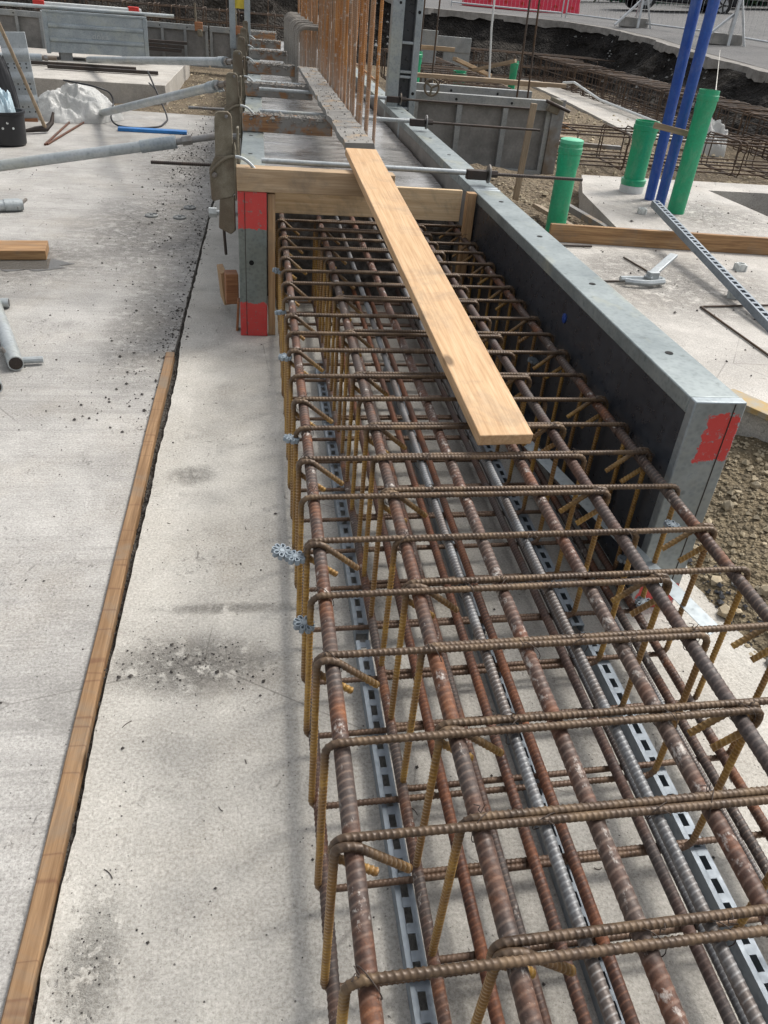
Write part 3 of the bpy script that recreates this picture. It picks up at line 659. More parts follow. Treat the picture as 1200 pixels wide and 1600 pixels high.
def bar_thing(name, label, cat, c, d, mt, rz=0, rot=None, bev=.003, group=None):
    o = link(name, MB().box((0, 0, 0), d), mt, None, c, rot or (0, 0, rz), bev); return tag(o, label, cat, group)
bar_thing('timber_beam', 'clean pine beam lying across the formwork top above the red-ended post', 'timber', (.29, 4.165, .806), (.79, .09, .108), 'pine_x', R(1.5))
bar_thing('stop_board', 'pale pine stop-end board closing the cage trench', 'timber', (.585, 4.412, .672), (1.05, .026, .165), 'pine_pale_x')
bar_thing('timber_cleat', 'short upright pine cleat against the dark panel face', 'timber', (1.157, 4.385, .52), (.05, .05, .46), 'pine_z')
bar_thing('timber_cleat', 'tall upright timber strip beside the red-ended post', 'timber', (.066, 4.15, .372), (.038, .03, .74), 'pine_z')
for i, y in enumerate((6.03, 8.02, 10.1, 12.1, 14.3, 16.6)):
    L = (.62, .6, .55, .5, .48, .46)[i]
    bar_thing('timber_beam', ['mud-splashed timber crossbeam behind the clean beam', 'mud-caked timber crossbeam holding the splattered plank'][i] if i < 2 else 'far muddy timber crossbeam over the poured footing', 'timber', (-.1+L/2, y, .806), (L, .1, .11), 'muddy_wood_x', R(random.uniform(-1, 1)), bev=.006, group=None if i < 2 else 'far muddy crossbeams')
# inclined pine plank and splattered plank behind
a = Vector((.702, 1.905, .572)); b_ = Vector((.537, 4.42, .914)); d = b_-a
pl = MB().box((0, 0, 0), (.165, d.length, .036)); y_ = d.normalized(); x_ = y_.cross(Vector((0, 0, 1))).normalized(); z_ = x_.cross(y_)
o = link('timber_plank', pl, 'pine_y', None, (a+b_)/2, Matrix((x_, y_, z_)).transposed().to_euler(), .003); tag(o, 'long pale pine plank leaning from the cage up onto the beam', 'timber')
m = MB()
for i in range(60):
    y = 4.74+4.7*i/59; j = .012*nz(1, y, 0, 4)
    m.v += [(.485+j-.0008*i, y, .866+.004), (.655+.012*nz(2, y, 0, 5)-.0006*i, y, .866), (.655+.012*nz(3, y, 0, 5)-.0006*i, y, .906+.014*nz(3, y, 0, 9)), (.485+j-.0008*i, y, .906+.014*nz(4, y, 0, 11))]
for i in range(59):
    for q in range(4): m.f.append((i*4+q, i*4+(q+1) % 4, i*4+4+(q+1) % 4, i*4+4+q))
m.f += [(0, 1, 2, 3), tuple(59*4+q for q in (3, 2, 1, 0))]
tag(link('splattered_plank', m, 'splatter_wood_y'), 'concrete splattered plank running along the starter bars', 'timber')
sp = bpy.data.objects['splattered_plank']; m = MB()
for i in range(260):
    y = random.uniform(4.78, 9.4); r = abs(random.gauss(0, .004))+.002; crumb(m, (random.uniform(.48, .65), y, .909+.014*nz(3, y, 0, 9)), r)
stuff('mortar_lumps', m.mesh('mortar_lumps', 40), 'mud_coat', parent=sp)
for o in [o for o in bpy.data.objects if o.name.startswith('timber_beam') and o.location.y > 5]:
    m = MB(); L = o.data.vertices[4].co.x*2
    for i in range(230):
        r = abs(random.gauss(0, .008))+.003; u = random.uniform(-.5, .5)
        if random.random() < .6: crumb(m, (u*abs(L), random.uniform(-.05, .05), .056), r)
        else: crumb(m, (u*abs(L), -.05, .055-abs(random.gauss(0, .03))), r)
    stuff('mortar_lumps', m.mesh('mortar_lumps', 40), 'mud_coat', parent=o)
# batten in the slab joint
m = MB(); n = 40
for i in range(n):
    y = -.9+4.73*i/(n-1); xo = -.459+.0035*nz(0, y, 0, 1.5)+(.002*(y-1))
    for (dx, dz) in ((-.022, -.028), (.020, -.028), (.0205, .014), (.0175, .0175), (-.0185, .0175), (-.022, .014)): m.v.append((xo+dx, y, dz+.002*nz(2, y, 0, 2)))
for i in range(n-1):
    for q in range(6): m.f.append((i*6+q, i*6+(q+1) % 6, i*6+6+(q+1) % 6, i*6+6+q))
m.f += [tuple(range(6)), tuple((n-1)*6+q for q in range(5, -1, -1))]
tag(link('timber_batten', m.mesh('timber_batten', 20), 'batten_y'), 'long brown timber batten lying in the slab joint', 'timber')

# clamps on the left formwork
def make_clamp():
    t = thing('formwork_clamp', 'tan steel formwork clamp hooked onto the clean timber beam', 'clamp', (-.16, 4.17, 0))
    pr = [(-.045, .86), (-.042, 1.06), (-.036, 1.085), (-.02, 1.095), (.022, 1.095), (.034, 1.085), (.04, 1.07), (.043, .86)]
    link('upright_plate', MB().prism(pr, -.012, .012, 'y'), 'clamp_steel', t, bev=.003)
    link('lower_plate', MB().prism([(-.07, .70), (-.062, .69), (.03, .715), (.052, .74), (.05, .90), (-.045, .90), (-.075, .84)], -.022, -.0125, 'y'), 'clamp_steel', t, bev=.004)
    link('jaw', MB().prism([(-.04, .56), (.02, .53), (.045, .55), (.045, .72), (-.03, .70)], -.02, .02, 'y'), 'clamp_steel', t, bev=.006)
    link('flange', MB().prism([(.046, .70), (.054, .70), (.056, .93), (.05, .96), (.045, .93)], -.035, .035, 'y'), 'clamp_steel', t, bev=.002)
    link('hook_arch', MB().tube([(.052+.11*t_, -.038, .905-.075*t_**2.2) for t_ in np.linspace(0, 1, 9)], .008, 8), 'galv_pale', t)
    link('hook_arch', MB().tube([(.05-.12*t_, -.03, .905-.085*t_**2) for t_ in np.linspace(0, 1, 9)], .008, 8), 'clamp_steel', t)
    o = link('bolt', MB().lathe([(.013, 0), (.013, .012), (.008, .018), (0, .018)], 12), 'galv_rust', t, (-.05, -.022, .815), (R(90), 0, 0))
    link('bolt', MB().lathe([(.008, 0), (.008, .01), (0, .012)], 10), 'galv_rust', t, (.015, -.012, 1.075), (R(90), 0, 0)); return t
ck = make_clamp()
for i, y in enumerate((6.05, 8.05, 10.12, 12.12, 14.3)):
    dup(ck, (-.165, y, 0), 0, ['muddy formwork clamp on the mud-splashed crossbeam', 'muddy formwork clamp on the mud-caked crossbeam'][i] if i < 2 else 'far muddy formwork clamp above the left slab', None if i < 2 else 'far formwork clamps')
# tie rods across the footing
def make_tie(label, y, x_end, z=.815):
    t = thing('tie_rod', label, 'tie rod', (0, y, z))
    link('spacer_tube', MB().tube([(.02, 0, 0), (1.16, .0, 0)], .0145, 12), 'galv_tube', t)
    link('clamp_block', MB().box((1.225, 0, -.008), (.12, .045, .05)), 'dark_steel', t, bev=.004)
    link('washer', MB().tube([(1.29, 0, 0), (1.298, 0, 0)], .05, 20), 'galv_rust', t)
    link('nut', MB().tube([(1.299, 0, 0), (1.345, 0, 0)], .02, 6), 'dark_steel', t)
    link('threaded_rod', rebar_mesh('threaded_rod', [(1.0, 0, 0), (x_end, .01, -.004)], .0085, .01, 8, .16, .6), 'dark_steel', t); return t
make_tie('threaded tie rod and grey tube nearest the stop-end board', 4.585, 1.86)
make_tie('threaded tie rod pointing at the wooden stake', 6.55, 2.22)
make_tie('threaded tie rod in front of the upright formwork panel', 7.85, 2.55, .83)
o = link('tie_tube', MB().tube([(0, 0, 0), (.52, 0, 0)], .02, 12), 'galv_tube', None, (.0, 8.9, .78)); tag(o, 'short grey tie tube behind the mud-caked crossbeam', 'tube', 'short tie tubes')
o = link('tie_tube', o.data, None, None, (.0, 11.0, .78)); tag(o, 'short grey tie tube behind the mud-caked crossbeam', 'tube', 'short tie tubes')
# starter bars and coated hairpins
wr = thing('starter_bars', 'tall orange starter bars rising from the poured footing', 'rebar', (0, 0, .55))
sm2 = [rebar_mesh('starter_bar', [(0, 0, 0), (.01*q, 0, .9), (.012*q, .0, 2.3)], .0105, .012, 8, .12, 1.2, 3) for q in (-1, 0, 1)]
for m_ in sm2: m_.materials.append(MT['starter_rust'])
for i in range(52):
    y = 5.42+i*.165
    for x in ((.69, .735) if i % 2 == 0 else (.70,)):
        link('bar', sm2[random.randrange(3)], None, wr, (x+random.uniform(-.008, .008)-.0012*i, y+random.uniform(-.03, .03), 0), (random.uniform(-.012, .012), random.uniform(-.014, .022), random.random()*6))
for z in (.62, 1.05): link('cross_bar', rebar_mesh('cross_bar', [(.72, 5.4, z), (.74, 10.5, z)], .006, .01, 7, .1), 'starter_rust', wr)
hp = thing('hairpin_bars', 'row of grey cement coated hairpin bars behind the splattered plank', 'rebar', (0, 0, .5))
hpm = MB().tube(resample(fillet([(.44, 0, 0), (.44, 0, .74), (.98, 0, .74), (.98, 0, 0)], .09, 6), .03), .017, 8).mesh('hairpin', 60); hpm.materials.append(MT['mud_coat'])
for i in range(30): link('hairpin', hpm, None, hp, (random.uniform(-.01, .01), 9.75+i*.15, random.uniform(-.015, .02)), (random.uniform(-.02, .02), 0, random.uniform(-.03, .03)))
link('cross_bar', MB().tube([(.43, 9.6, .38), (.95, 9.6, .36)], .016, 8), 'mud_coat', hp)
# upright panel
t = thing('formwork_upright', 'tall galvanised formwork panel standing behind the starter bars', 'formwork', (1.36, 8.05, 0))
link('frame_post', MB().bb(-.17, -.06, 0, .1, .6, 2.45), 'galv', t, bev=.006)
link('frame_post', MB().bb(.045, .105, 0, .1, .6, 2.45), 'galv', t, bev=.006)
link('face_sheet', MB().bb(-.0595, .0445, .06, .08, .6, 2.45), 'phenolic', t)
for z in (.72, .98, 1.02, 1.25, 1.6, 2.0): link('rung', MB().bb(-.0595, .0445, .005, .055, z, z+.022), 'galv', t, bev=.003)
for z in (.86, 1.5): link('tie_hole', MB().tube([(.075, -.0015, z), (.075, .0, z)], .014, 12), 'black_hole', t)
for z in (1.56,): link('tie_hole', MB().tube([(-.1, -.0015, z), (-.1, .0, z)], .012, 12), 'black_hole', t)

# ------------------------------------------------------------------ right side
def ring_pipe(label, x, y, z0, z1, r, sock=True, lid=None, base_collar=False, lean=(0, 0), group='green drain pipes'):
    t = thing('drain_pipe', label, 'pipe', (x, y, z0)); t.rotation_euler = (lean[0], lean[1], 0); h = z1-z0
    pr = [(r, -.1), (r, h-.17)]
    if sock: pr += [(r*1.02, h-.16), (r*1.10, h-.13), (r*1.10, h-.075), (r*1.17, h-.07), (r*1.17, h-.035), (r*1.11, h-.03), (r*1.11, h), (r*1.03, h), (r*1.03, h-.05)]
    else: pr += [(r, h)]
    link('pipe_body', MB().lathe(pr, 28), 'green_pvc', t)
    if lid: link('lid', MB().lathe([(r*1.02, h-.012), (r*1.13, h-.008), (r*1.13, h+.012), (r*.9, h+.018), (0, h+.018)], 28), lid, t)
    if base_collar: link('collar', MB().lathe([(r*1.02, -.02), (r*1.14, 0), (r*1.14, .07), (r*1.2, .08), (r*1.2, .11), (r*1.03, .115)], 28), 'green_pvc', t); link('ring', MB().lathe([(r*1.16, -.01), (r*1.16, .06)], 28), 'spacer_pale', t)
    t['group'] = group; return t
ring_pipe('green drain pipe with pale lid standing in dirt by the galvanised panel', 2.06, 5.40, .22, .90, .068, True, 'green_lid')
ring_pipe('wide green drain pipe with grey base collar and dark open top', 3.34, 7.06, .3, .88, .092, True, None, True)
ring_pipe('tallest green drain pipe beside the blue pipes', 3.41, 6.30, .3, 1.20, .07, True, None, False, (0, .01))
ring_pipe('green drain pipe behind the tall upright formwork panel', 2.13, 12.0, .1, 1.0, .085)
ring_pipe('low green drain pipe under the far timber board', 3.42, 14.8, .1, .62, .10)
ring_pipe('slim green drain pipe near the dark far bank', 5.3, 18.0, .0, .66, .075)
for (x, y, l_, a) in ((3.385, 6.76, 'tall blue pipe standing behind the other blue pipe', -.018), (3.39, 6.56, 'tall blue pipe standing next to the tallest green pipe', .006)):
    o = link('blue_pipe', MB().lathe([(.043, -.05), (.043, 2.5), (.036, 2.5), (.036, 2.3)], 24), 'blue_pvc', None, (x, y, .3), (0, a, 0)); tag(o, l_, 'pipe', 'blue pipes')
bar_thing('timber_batten', 'short rough batten tied across the blue pipes', 'timber', (3.33, 6.45, .885), (.42, .02, .045), 'old_wood_x', rot=(0, R(8), R(-9)))
o = link('steel_stake', MB().tube([(3.44, 6.62, .3), (3.46, 6.62, .62)], .009, 8), 'dark_steel'); tag(o, 'thin rusty stake between the blue pipes', 'stake')
o = link('twine', MB().tube([(3.47, 6.3, 1.19), (9.75, 18.0, 1.17)], .004, 5), 'twine'); tag(o, 'taut pale line running from the tallest green pipe to the bank', 'line')
bar_thing('timber_board', 'long pine board lying on edge across the raised slab', 'timber', (2.83, 5.16, .358), (1.75, .035, .115), 'pine_dirty_x', R(-4))
k = NT('yellow_board', .8); n1 = k.noise(14, 5, .7); k.col(k.mix(k.ramp(n1, [(.42, 0), (.6, 1)]), (.42, .29, .12), (.33, .30, .24))); k.bump(n1, .4, .004); MT['yellow_board'] = k.m
bar_thing('edge_board', 'yellowed weathered board along the slab edge above the gravel', 'timber', (2.20, 2.36, .316), (.11, .98, .026), 'yellow_board', R(29))
sm3 = strip_mesh(2.05, .05, .045, .06); sm3.materials.append(MT['strip_steel'])
tag(link('spacer_strip', sm3, None, None, (2.66, 3.55, .297), (R(5.2), 0, R(-5.2))), 'long slotted steel strip lying across the board on the raised slab', 'spacer strip')
t = thing('panel_clamp', 'galvanised quick clamp lying open on the raised slab', 'clamp', (2.28, 4.33, .3), R(10))
link('jaw', MB().tube([(-.16, -.02, .03), (-.12, -.05, .03), (-.02, -.07, .03), (.08, -.055, .03), (.10, -.02, .03)], .016, 6), 'galv_pale', t)
link('jaw', MB().tube([(-.17, .02, .03), (-.08, .015, .03), (.02, -.01, .03), (.10, .0, .03)], .016, 6), 'galv_pale', t)
link('lever', MB().beam((-.02, -.03, .045), (.26, .14, .13), .05, .018), 'galv_pale', t, bev=.004)
link('wedge', MB().box((.02, -.02, .055), (.07, .04, .05)), 'galv_pale', t, bev=.004)
def rod(name, pts, r, mt, label, cat='rebar', fil=.02, grp=None):
    o = link(name, MB().tube(resample(fillet(pts, fil, 5) if len(pts) > 2 else pts, .02), r, 8).mesh(name, 60), mt); return tag(o, label, cat, grp)
rod('bent_bar', [(2.93, 4.0, .308), (2.43, 3.93, .308), (2.44, 3.2, .308)], .006, 'far_rust', 'bent rusty bar lying on the raised slab below the slotted strip')
rod('bent_bar', [(2.0, 4.33, .308), (2.42, 4.38, .308), (2.36, 4.86, .308)], .006, 'far_rust', 'bent rusty bar lying beside the open quick clamp')
rod('bent_bar', [(1.72, 5.06, .312), (2.22, 5.08, .312)], .008, 'dark_steel', 'short dark bar tucked under the board on edge')
for (x, y, l_) in ((3.07, 6.2, 'small pale plastic spacer block near the slotted strip tip'), (3.10, 4.70, 'small pale plastic spacer block beside the board on edge'), (2.74, 4.13, 'small pale plastic spacer block beside the bent rusty bar')):
    t = thing('spacer_block', l_, 'spacer block', (x, y, .3), random.random()*3, 'pale spacer blocks')
    link('ring', MB().lathe([(.032, 0), (.036, .03), (.03, .045), (.022, .045), (.022, .005)], 10), 'spacer_pale', t)
    for q in range(4): link('foot', MB().box((.036*math.cos(q*1.57), .036*math.sin(q*1.57), .02), (.014, .014, .04)), 'spacer_pale', t)
bar_thing('wood_stake', 'weathered wooden stake driven in behind the first tie rod', 'stake', (2.28, 7.05, .52), (.05, .035, .86), 'old_wood_z', rot=(0, R(2), 0))
bar_thing('plank_offcut', 'grey plank offcut lying in the dirt beside the lidded green pipe', 'timber', (2.37, 6.1, .235), (.09, .8, .03), 'old_wood_z', rot=(R(3), R(12), R(14)))
bar_thing('plank_offcut', 'narrow plank offcut lying in the dirt along the slab edge', 'timber', (2.6, 6.2, .25), (.05, .95, .05), 'splatter_wood_y', rot=(R(2), R(0), R(10)))

def back_panel(label, x0, y, L, z0, H, rz=0, ribs_n=3, group=None, mt='galv_dull', sheet='phenolic_worn'):
    t = thing('formwork_shutter', label, 'formwork', (x0, y, z0), rz, group)
    link('face_sheet', MB().bb(.02, L-.02, .06, .08, .02, H-.02), sheet, t)
    link('top_rail', MB().bb(0, L, 0, .085, H-.1, H), mt, t, bev=.004); link('bottom_rail', MB().bb(0, L, 0, .085, 0, .08), mt, t, bev=.004)
    for i in range(ribs_n+1):
        xx = .0 if i == 0 else (L-.05 if i == ribs_n else L*i/ribs_n-.03); link('rib', MB().bb(xx, xx+.055, .002, .059, .0805, H-.1005), mt, t)
    for i in range(2): link('tie_hole', MB().tube([(L*(.3+.4*i), -.0012, H-.05), (L*(.3+.4*i), .0, H-.05)], .014, 10), 'black_hole', t)
    return t
t = back_panel('cross formwork panel with a clamp at its corner behind the wooden stake', 1.62, 9.0, 1.52, .02, .78, 0, 3, sheet='phenolic_worn')
link('end_post', MB().bb(1.522, 1.66, -.02, .12, .0, .80), 'galv_rust', t, bev=.005)
cb = link('corner_clamp', MB().box((1.52, -.06, .74), (.13, .07, .14), Matrix.Rotation(.3, 3, 'Y')), 'clamp_steel', t, bev=.008)
link('clamp_pin', MB().tube([(1.4, -.12, .79), (1.68, -.11, .70)], .018, 10), 'dark_steel', cb)
hw = link('hand_wheel', MB().tube([(.16+.075*math.cos(a_), -.1, .83+.075*math.sin(a_)) for a_ in np.linspace(0, 6.283, 20)], .012, 6), 'clamp_steel', t)
for q in range(3): link('spoke', MB().tube([(.16+.07*math.cos(q*2.09+.4), -.1, .83+.07*math.sin(q*2.09+.4)), (.16, -.1, .83)], .012, 6), 'clamp_steel', hw)
back_panel('inner cross formwork panel just behind the corner clamp panel', 1.75, 9.65, 1.35, .02, .80, 0, 3)
for (a_, b2, l_) in (((2.88, 9.45, .1), (2.83, 9.45, 2.3), 'tall thin upright rebar leaning beside the other above the cross panel'), ((3.02, 9.45, .1), (2.92, 9.45, 2.3), 'tall thin upright rebar leaning beside the other above the cross panel')):
    rod('upright_bar', [a_, b2], .011, 'far_rust', l_, grp='pair of upright bars')
o = link('white_rod', MB().tube([(3.62, 14, 2.4), (3.66, 14.0, 1.3), (3.76, 14, .35)], .016, 8), 'white_plastic'); tag(o, 'thin white plastic conduit standing in front of the dark bank', 'conduit')
bar_thing('timber_board', 'long pale board laid across the far trench', 'timber', (3.0, 11.5, .76), (2.3, .1, .05), 'old_wood_x', R(2))
bar_thing('timber_board', 'short timber crossed under another over the far cage', 'timber', (4.05, 16.5, .58), (1.1, .1, .06), 'pine_x', rot=(0, R(14), R(35)))
bar_thing('timber_board', 'short timber crossed over another on the far cage', 'timber', (4.3, 16.3, .62), (1.1, .1, .06), 'old_wood_x', rot=(0, R(-16), R(-38)))
bar_thing('timber_board', 'white-stained plank lying on the far ground by the slim green pipe', 'timber', (4.9, 16.9, .33), (1.6, .14, .05), 'old_wood_x', R(4))
t = thing('steel_trough', 'dull grey steel sheet panel against the dark far bank', 'panel', (4.35, 21.2, 0))
link('sheet', MB().bb(-.75, .75, 0, .06, .56, .88), 'galv_dull', t, bev=.006); link('leg', MB().bb(.1, .75, .02, .055, .0, .5595), 'galv_dull', t); link('leg', MB().bb(-.75, -.55, .02, .055, .0, .5595), 'galv_dull', t)
t = thing('cabinet_panel', 'dark panel with yellow marks behind the tall upright formwork', 'panel', (2.75, 16.4, 0))
link('sheet', MB().bb(-.1, .55, 0, .06, .0, 1.12), 'galv_dull', t, bev=.006)
for z in (.98, 1.06, .7): link('mark', MB().bb(.0, .06, -.003, -.0005, z, z+.03), 'yellow_paint', t)
bar_thing('timber_board', 'short pine strip beside the dark panel with yellow marks', 'timber', (2.65, 13.5, .98), (.7, .04, .06), 'pine_x', R(3))
for x in (2.40, 2.62): rod('upright_bar', [(x, 13.2, .1), (x+.02, 13.2, 2.3)], .012, 'far_rust', 'thin upright rebar crossing the dark panel with yellow marks', grp='upright bars by the dark panel')

# cages in the pit
def simple_cage(label, hoops, hoop_pts, axis, bars, r=.0085, mt='far_rust', fil=.03):
    t = thing('rebar_cage', label, 'rebar cage')
    hm_ = MB().tube(resample(fillet(hoop_pts, fil, 4), .05), r, 6).mesh('stirrup', 60); hm_.materials.append(MT[mt])
    for h in hoops:
        loc = (0, h, 0) if axis == 'y' else (h, 0, 0); link('stirrup', hm_, None, t, (loc[0], loc[1], random.uniform(-.006, .006)), (0, 0, random.uniform(-.05, .05)))
    for (a_, b2, rr) in bars: link('longitudinal_bar', MB().tube(resample([a_, b2], .5), rr, 7), mt, t)
    return t
def box_y(x0, x1, z0, z1): return [(x0, 0, z1-.1), (x0, 0, z0), (x1, 0, z0), (x1, 0, z1), (x0, .01, z1), (x0, .01, z1-.12)]
simple_cage('long rusty reinforcement cage running along the excavation bank', np.arange(9.3, 23.2, .16), box_y(7.25, 8.15, .04, .56), 'y',
            [((x, 9.0, z), (x, 23.4, z), .012) for x in (7.28, 7.5, 7.7, 7.9, 8.12) for z in (.075, .525)]+[((x, 9.0, .3), (x, 23.4, .3), .009) for x in (7.27, 8.13)])
def box_x(y0, y1, z0, z1): return [(0, y0, z1-.1), (0, y0, z0), (0, y1, z0), (0, y1, z1), (.01, y0, z1), (.01, y0, z1-.12)]
simple_cage('light rusty cage lying behind the raised slab and blue pipes', np.arange(3.3, 6.9, .26), box_x(9.7, 10.55, .05, .44), 'x',
            [((3.1, y, z), (7.1, y, z), .010) for y in (9.72, 10.0, 10.3, 10.53) for z in (.08, .41)]+[((3.1, 9.715, .24), (7.1, 9.715, .24), .008)])
simple_cage('short rusty cage under the crossed timbers', np.arange(12.6, 20, .2), box_y(2.75, 3.75, .05, .6), 'y', [((x, 12.3, z), (x, 20.2, z), .012) for x in (2.8, 3.1, 3.4, 3.7) for z in (.09, .56)])
simple_cage('rusty cage row at the foot of the dark far bank', np.arange(4.6, 9.2, .3), box_x(22.4, 23.2, .0, .55), 'x', [((4.4, y, z), (9.4, y, z), .012) for y in (22.42, 22.8, 23.18) for z in (.03, .3, .6)])
simple_cage('tangled rusty cage standing behind the far formwork row', np.arange(-6.8, .4, .22), box_x(20.1, 20.9, .05, 1.05), 'x', [((-7, y, z), (.6, y, z), .012) for y in (20.12, 20.88) for z in (.08, .4, .8, 1.02)])
for i in range(14):
    x = -6.2+i*.5+random.uniform(-.1, .1); rod('upright_bar', [(x, 21.3, .0), (x+random.uniform(-.05, .05), 21.3, 1.9)], .012, 'far_rust', 'thin upright starter bar against the grey left bank', grp='upright bars behind the far formwork')
rod('white_pipe', [(7.1, 19.9, .20), (7.18, 19.4, .26), (7.16, 17.6, .10), (7.14, 14.6, .06)], .026, 'white_plastic', 'thin white pipe lying along the foot of the long cage', 'pipe', .2)
for (x, y, L, l_) in ((3.9, 9.1, 1.9, 'long slotted strip lying along the far slab edge by the light cage'),):
    o = link('spacer_strip', strip_mesh(L, .05, .04, .06), 'galv_dull', None, (5.6, 8.3, .0), (0, 0, R(88))); tag(o, l_, 'spacer strip')
rod('loose_bar', [(3.1, 8.25, .05), (7.0, 8.4, .05)], .011, 'dark_steel', 'straight dark bar lying behind the raised slab')
bar_thing('timber_board', 'grey plank lying behind the corner clamp panel', 'timber', (3.9, 11.7, .1), (1.3, .12, .06), 'old_wood_x', R(-8))
bar_thing('timber_board', 'brown timber lying angled on the far path', 'timber', (4.1, 13.2, .12), (1.6, .16, .1), 'pine_dirty_x', R(-38))
bar_thing('timber_board', 'thin grey batten beside the grey plank', 'timber', (4.2, 11.2, .1), (1.5, .08, .05), 'galv_rust', R(-8))
# crumpled sheets and bags
def crumple(name, label, cat, c, d, mt, seed, rz=0, n=70, sharp=1.0):
    m = MB(); S = Vector((seed*3.1, seed*1.7, seed))
    for j in range(n):
        for i in range(n):
            u, v = 2*i/(n-1)-1, 2*j/(n-1)-1; q = max(abs(u), abs(v)); L = math.hypot(u, v); sc_ = q/L if L > 1e-6 else 1; u, v = u*sc_, v*sc_; r = math.hypot(u, v)
            ed = 1+.3*noise.noise(Vector((u, v, 0))*1.6+S); x, y = u*ed, v*ed; p = Vector((x, y, 0))
            wv = p+Vector((noise.noise(p*1.3+S), noise.noise(p*1.3-S), 0))*.45
            rd = 1-2.0*abs(noise.noise(wv*1.7+S)); r2 = 1-2.0*abs(noise.noise(wv*3.8+S*2)); r3 = 1-2*abs(noise.noise(wv*9+S))
            env = max(0, 1-r**2.6)**.55*(.8+.45*noise.noise(p*1.1-S)); z = env*(.55+.38*rd*sharp+.16*r2*sharp+.06*r3)+.02*(1-r)
            m.v.append((x*d[0]/2, y*d[1]/2, max(.004, z*d[2])))
    for j in range(n-1):
        for i in range(n-1): a = j*n+i; m.f.append((a, a+1, a+n+1, a+n))
    o = link(name, m.mesh(name, 75), mt, None, c, (0, 0, rz)); return tag(o, label, cat)
crumple('plastic_bag', 'crumpled translucent white plastic bag around a prop foot on the left slab', 'bag', (-2.22, 11.25, 0), (1.0, .8, .40), 'plastic_film', 2.3, .25)
crumple('white_sack', 'white sack lying between the blue pipes and the long cage', 'sack', (6.8, 12.2, -.04), (.62, .7, .55), 'plastic_film', 5.1)
# excavation top: barrier, fence struts, car, railing
t = thing('barrier', 'red plastic road barrier beyond the dark bank', 'barrier', (8.9, 30.5, top_z(8.9, 30.5)), R(-3))
link('body', MB().prism([(-.22, 0), (.22, 0), (.22, .12), (.12, .35), (.10, 1.0), (-.10, 1.0), (-.12, .35), (-.22, .12)], -2.0, 2.0, 'x'), 'red_plastic', t, bev=.02)
for i in range(7): link('pocket', MB().tube([(-1.7+i*.57, -.205, .2), (-1.7+i*.57, -.10, .22)], .06, 10), 'red_paint', t)
def fence(label, a, b, n, h=2.0, grp='mesh fence panels'):
    t = thing('mesh_fence', label, 'fence', (a[0], a[1], 0)); A = Vector((0, 0, 0)); za = top_z(*a); zb_ = top_z(*b); D = Vector((b[0]-a[0], b[1]-a[1], 0))
    f = lambda u, z: (D.x*u, D.y*u, za+(zb_-za)*u+z)
    for z in (.12, h): link('rail', MB().tube([f(0, z), f(1, z)], .022, 8), 'aluminium', t)
    for u in (0, 1): link('post', MB().tube([f(u, .0), f(u, h)], .022, 8), 'aluminium', t)
    for i in range(1, n): link('wire', MB().tube([f(i/n, .12), f(i/n, h)], .003, 4), 'aluminium', t)
    return t
fence('mesh fence panel in front of the red barrier', (6.0, 28.2), (9.4, 27.6), 28); fence('mesh fence panel between the two fence struts', (9.5, 27.5), (11.3, 22.0), 30); fence('mesh fence panel beyond the fence strut by the long cage', (11.35, 21.9), (12.2, 17.5), 26)
def strut(label, x, y, rz):
    z = top_z(x, y); t = thing('fence_strut', label, 'fence strut', (x, y, z), rz, 'fence struts with concrete feet')
    link('foot', MB().box((0, .25, .12), (.75, .3, .24)), 'grey_block', t, bev=.02)
    for (p, q, r) in (((0, 0, .0), (0.03, .1, 1.7), .04), ((-.75, -.1, .02), (-.02, .1, .62), .03), ((.35, -.1, .0), (.05, .1, 1.0), .03), ((.1, .4, .0), (.03, .1, 1.4), .03)): link('leg', MB().beam(p, q, r*1.6, r*1.6), 'aluminium', t)
    return t
strut('galvanised A-shaped fence strut on a concrete foot near the far bank corner', 10.35, 23.9, .1); strut('galvanised A-shaped fence strut on a concrete foot above the long cage', 11.0, 20.0, -.1)
t = thing('parked_car', 'dark parked car on the road beyond the fence', 'car', (15.6, 33.0, top_z(15.6, 33)-.02), R(-6))
bp = [(-2.2, .32), (-2.15, .75), (-1.9, .95), (-1.1, 1.02), (-.45, 1.5), (1.1, 1.55), (1.95, 1.05), (2.2, .95), (2.25, .35), (1.85, .30), (1.7, .55), (1.45, .66), (1.2, .55), (1.05, .28), (-1.0, .28), (-1.15, .55), (-1.4, .66), (-1.65, .55), (-1.8, .30)]
link('body', MB().prism(bp, -.85, .85, 'y'), 'car_paint', t, bev=.05)
for s_ in (-1, 1):
    link('window', MB().prism([(-.95, 1.02), (-.42, 1.42), (.3, 1.46), (.3, 1.02)], s_*.856-.003, s_*.856+.003, 'y'), 'glass_dark', t); link('window', MB().prism([(.38, 1.02), (.38, 1.46), (1.05, 1.45), (1.6, 1.05)], s_*.856-.003, s_*.856+.003, 'y'), 'glass_dark', t)
    for x in (-1.4, 1.45):
        wl = link('wheel', MB().tube([(x, s_*.66, .33), (x, s_*.86, .33)], .335, 24), 'rubber', t)
        link('rim', MB().tube([(x, s_*.855, .33), (x, s_*.872, .33)], .21, 20), 'rim', wl)
        for q in range(5): link('spoke', MB().beam((x, s_*.874, .33), (x+.2*math.cos(q*1.257), s_*.874, .33+.2*math.sin(q*1.257)), .012, .05), 'rubber', wl)
for x, l2 in ((-2.16, 'white_paint'), (2.22, 'red_paint')):
    for s_ in (-1, 1): link('headlight' if x < 0 else 'tail_light', MB().box((x, s_*.62, .78), (.08, .3, .14)), l2, t)
t = thing('car_van', 'dark van parked beside the railing beyond the fence', 'van', (20.6, 36.5, top_z(20.6, 36.5)-.02), R(-6)); t.name = 'parked_van'
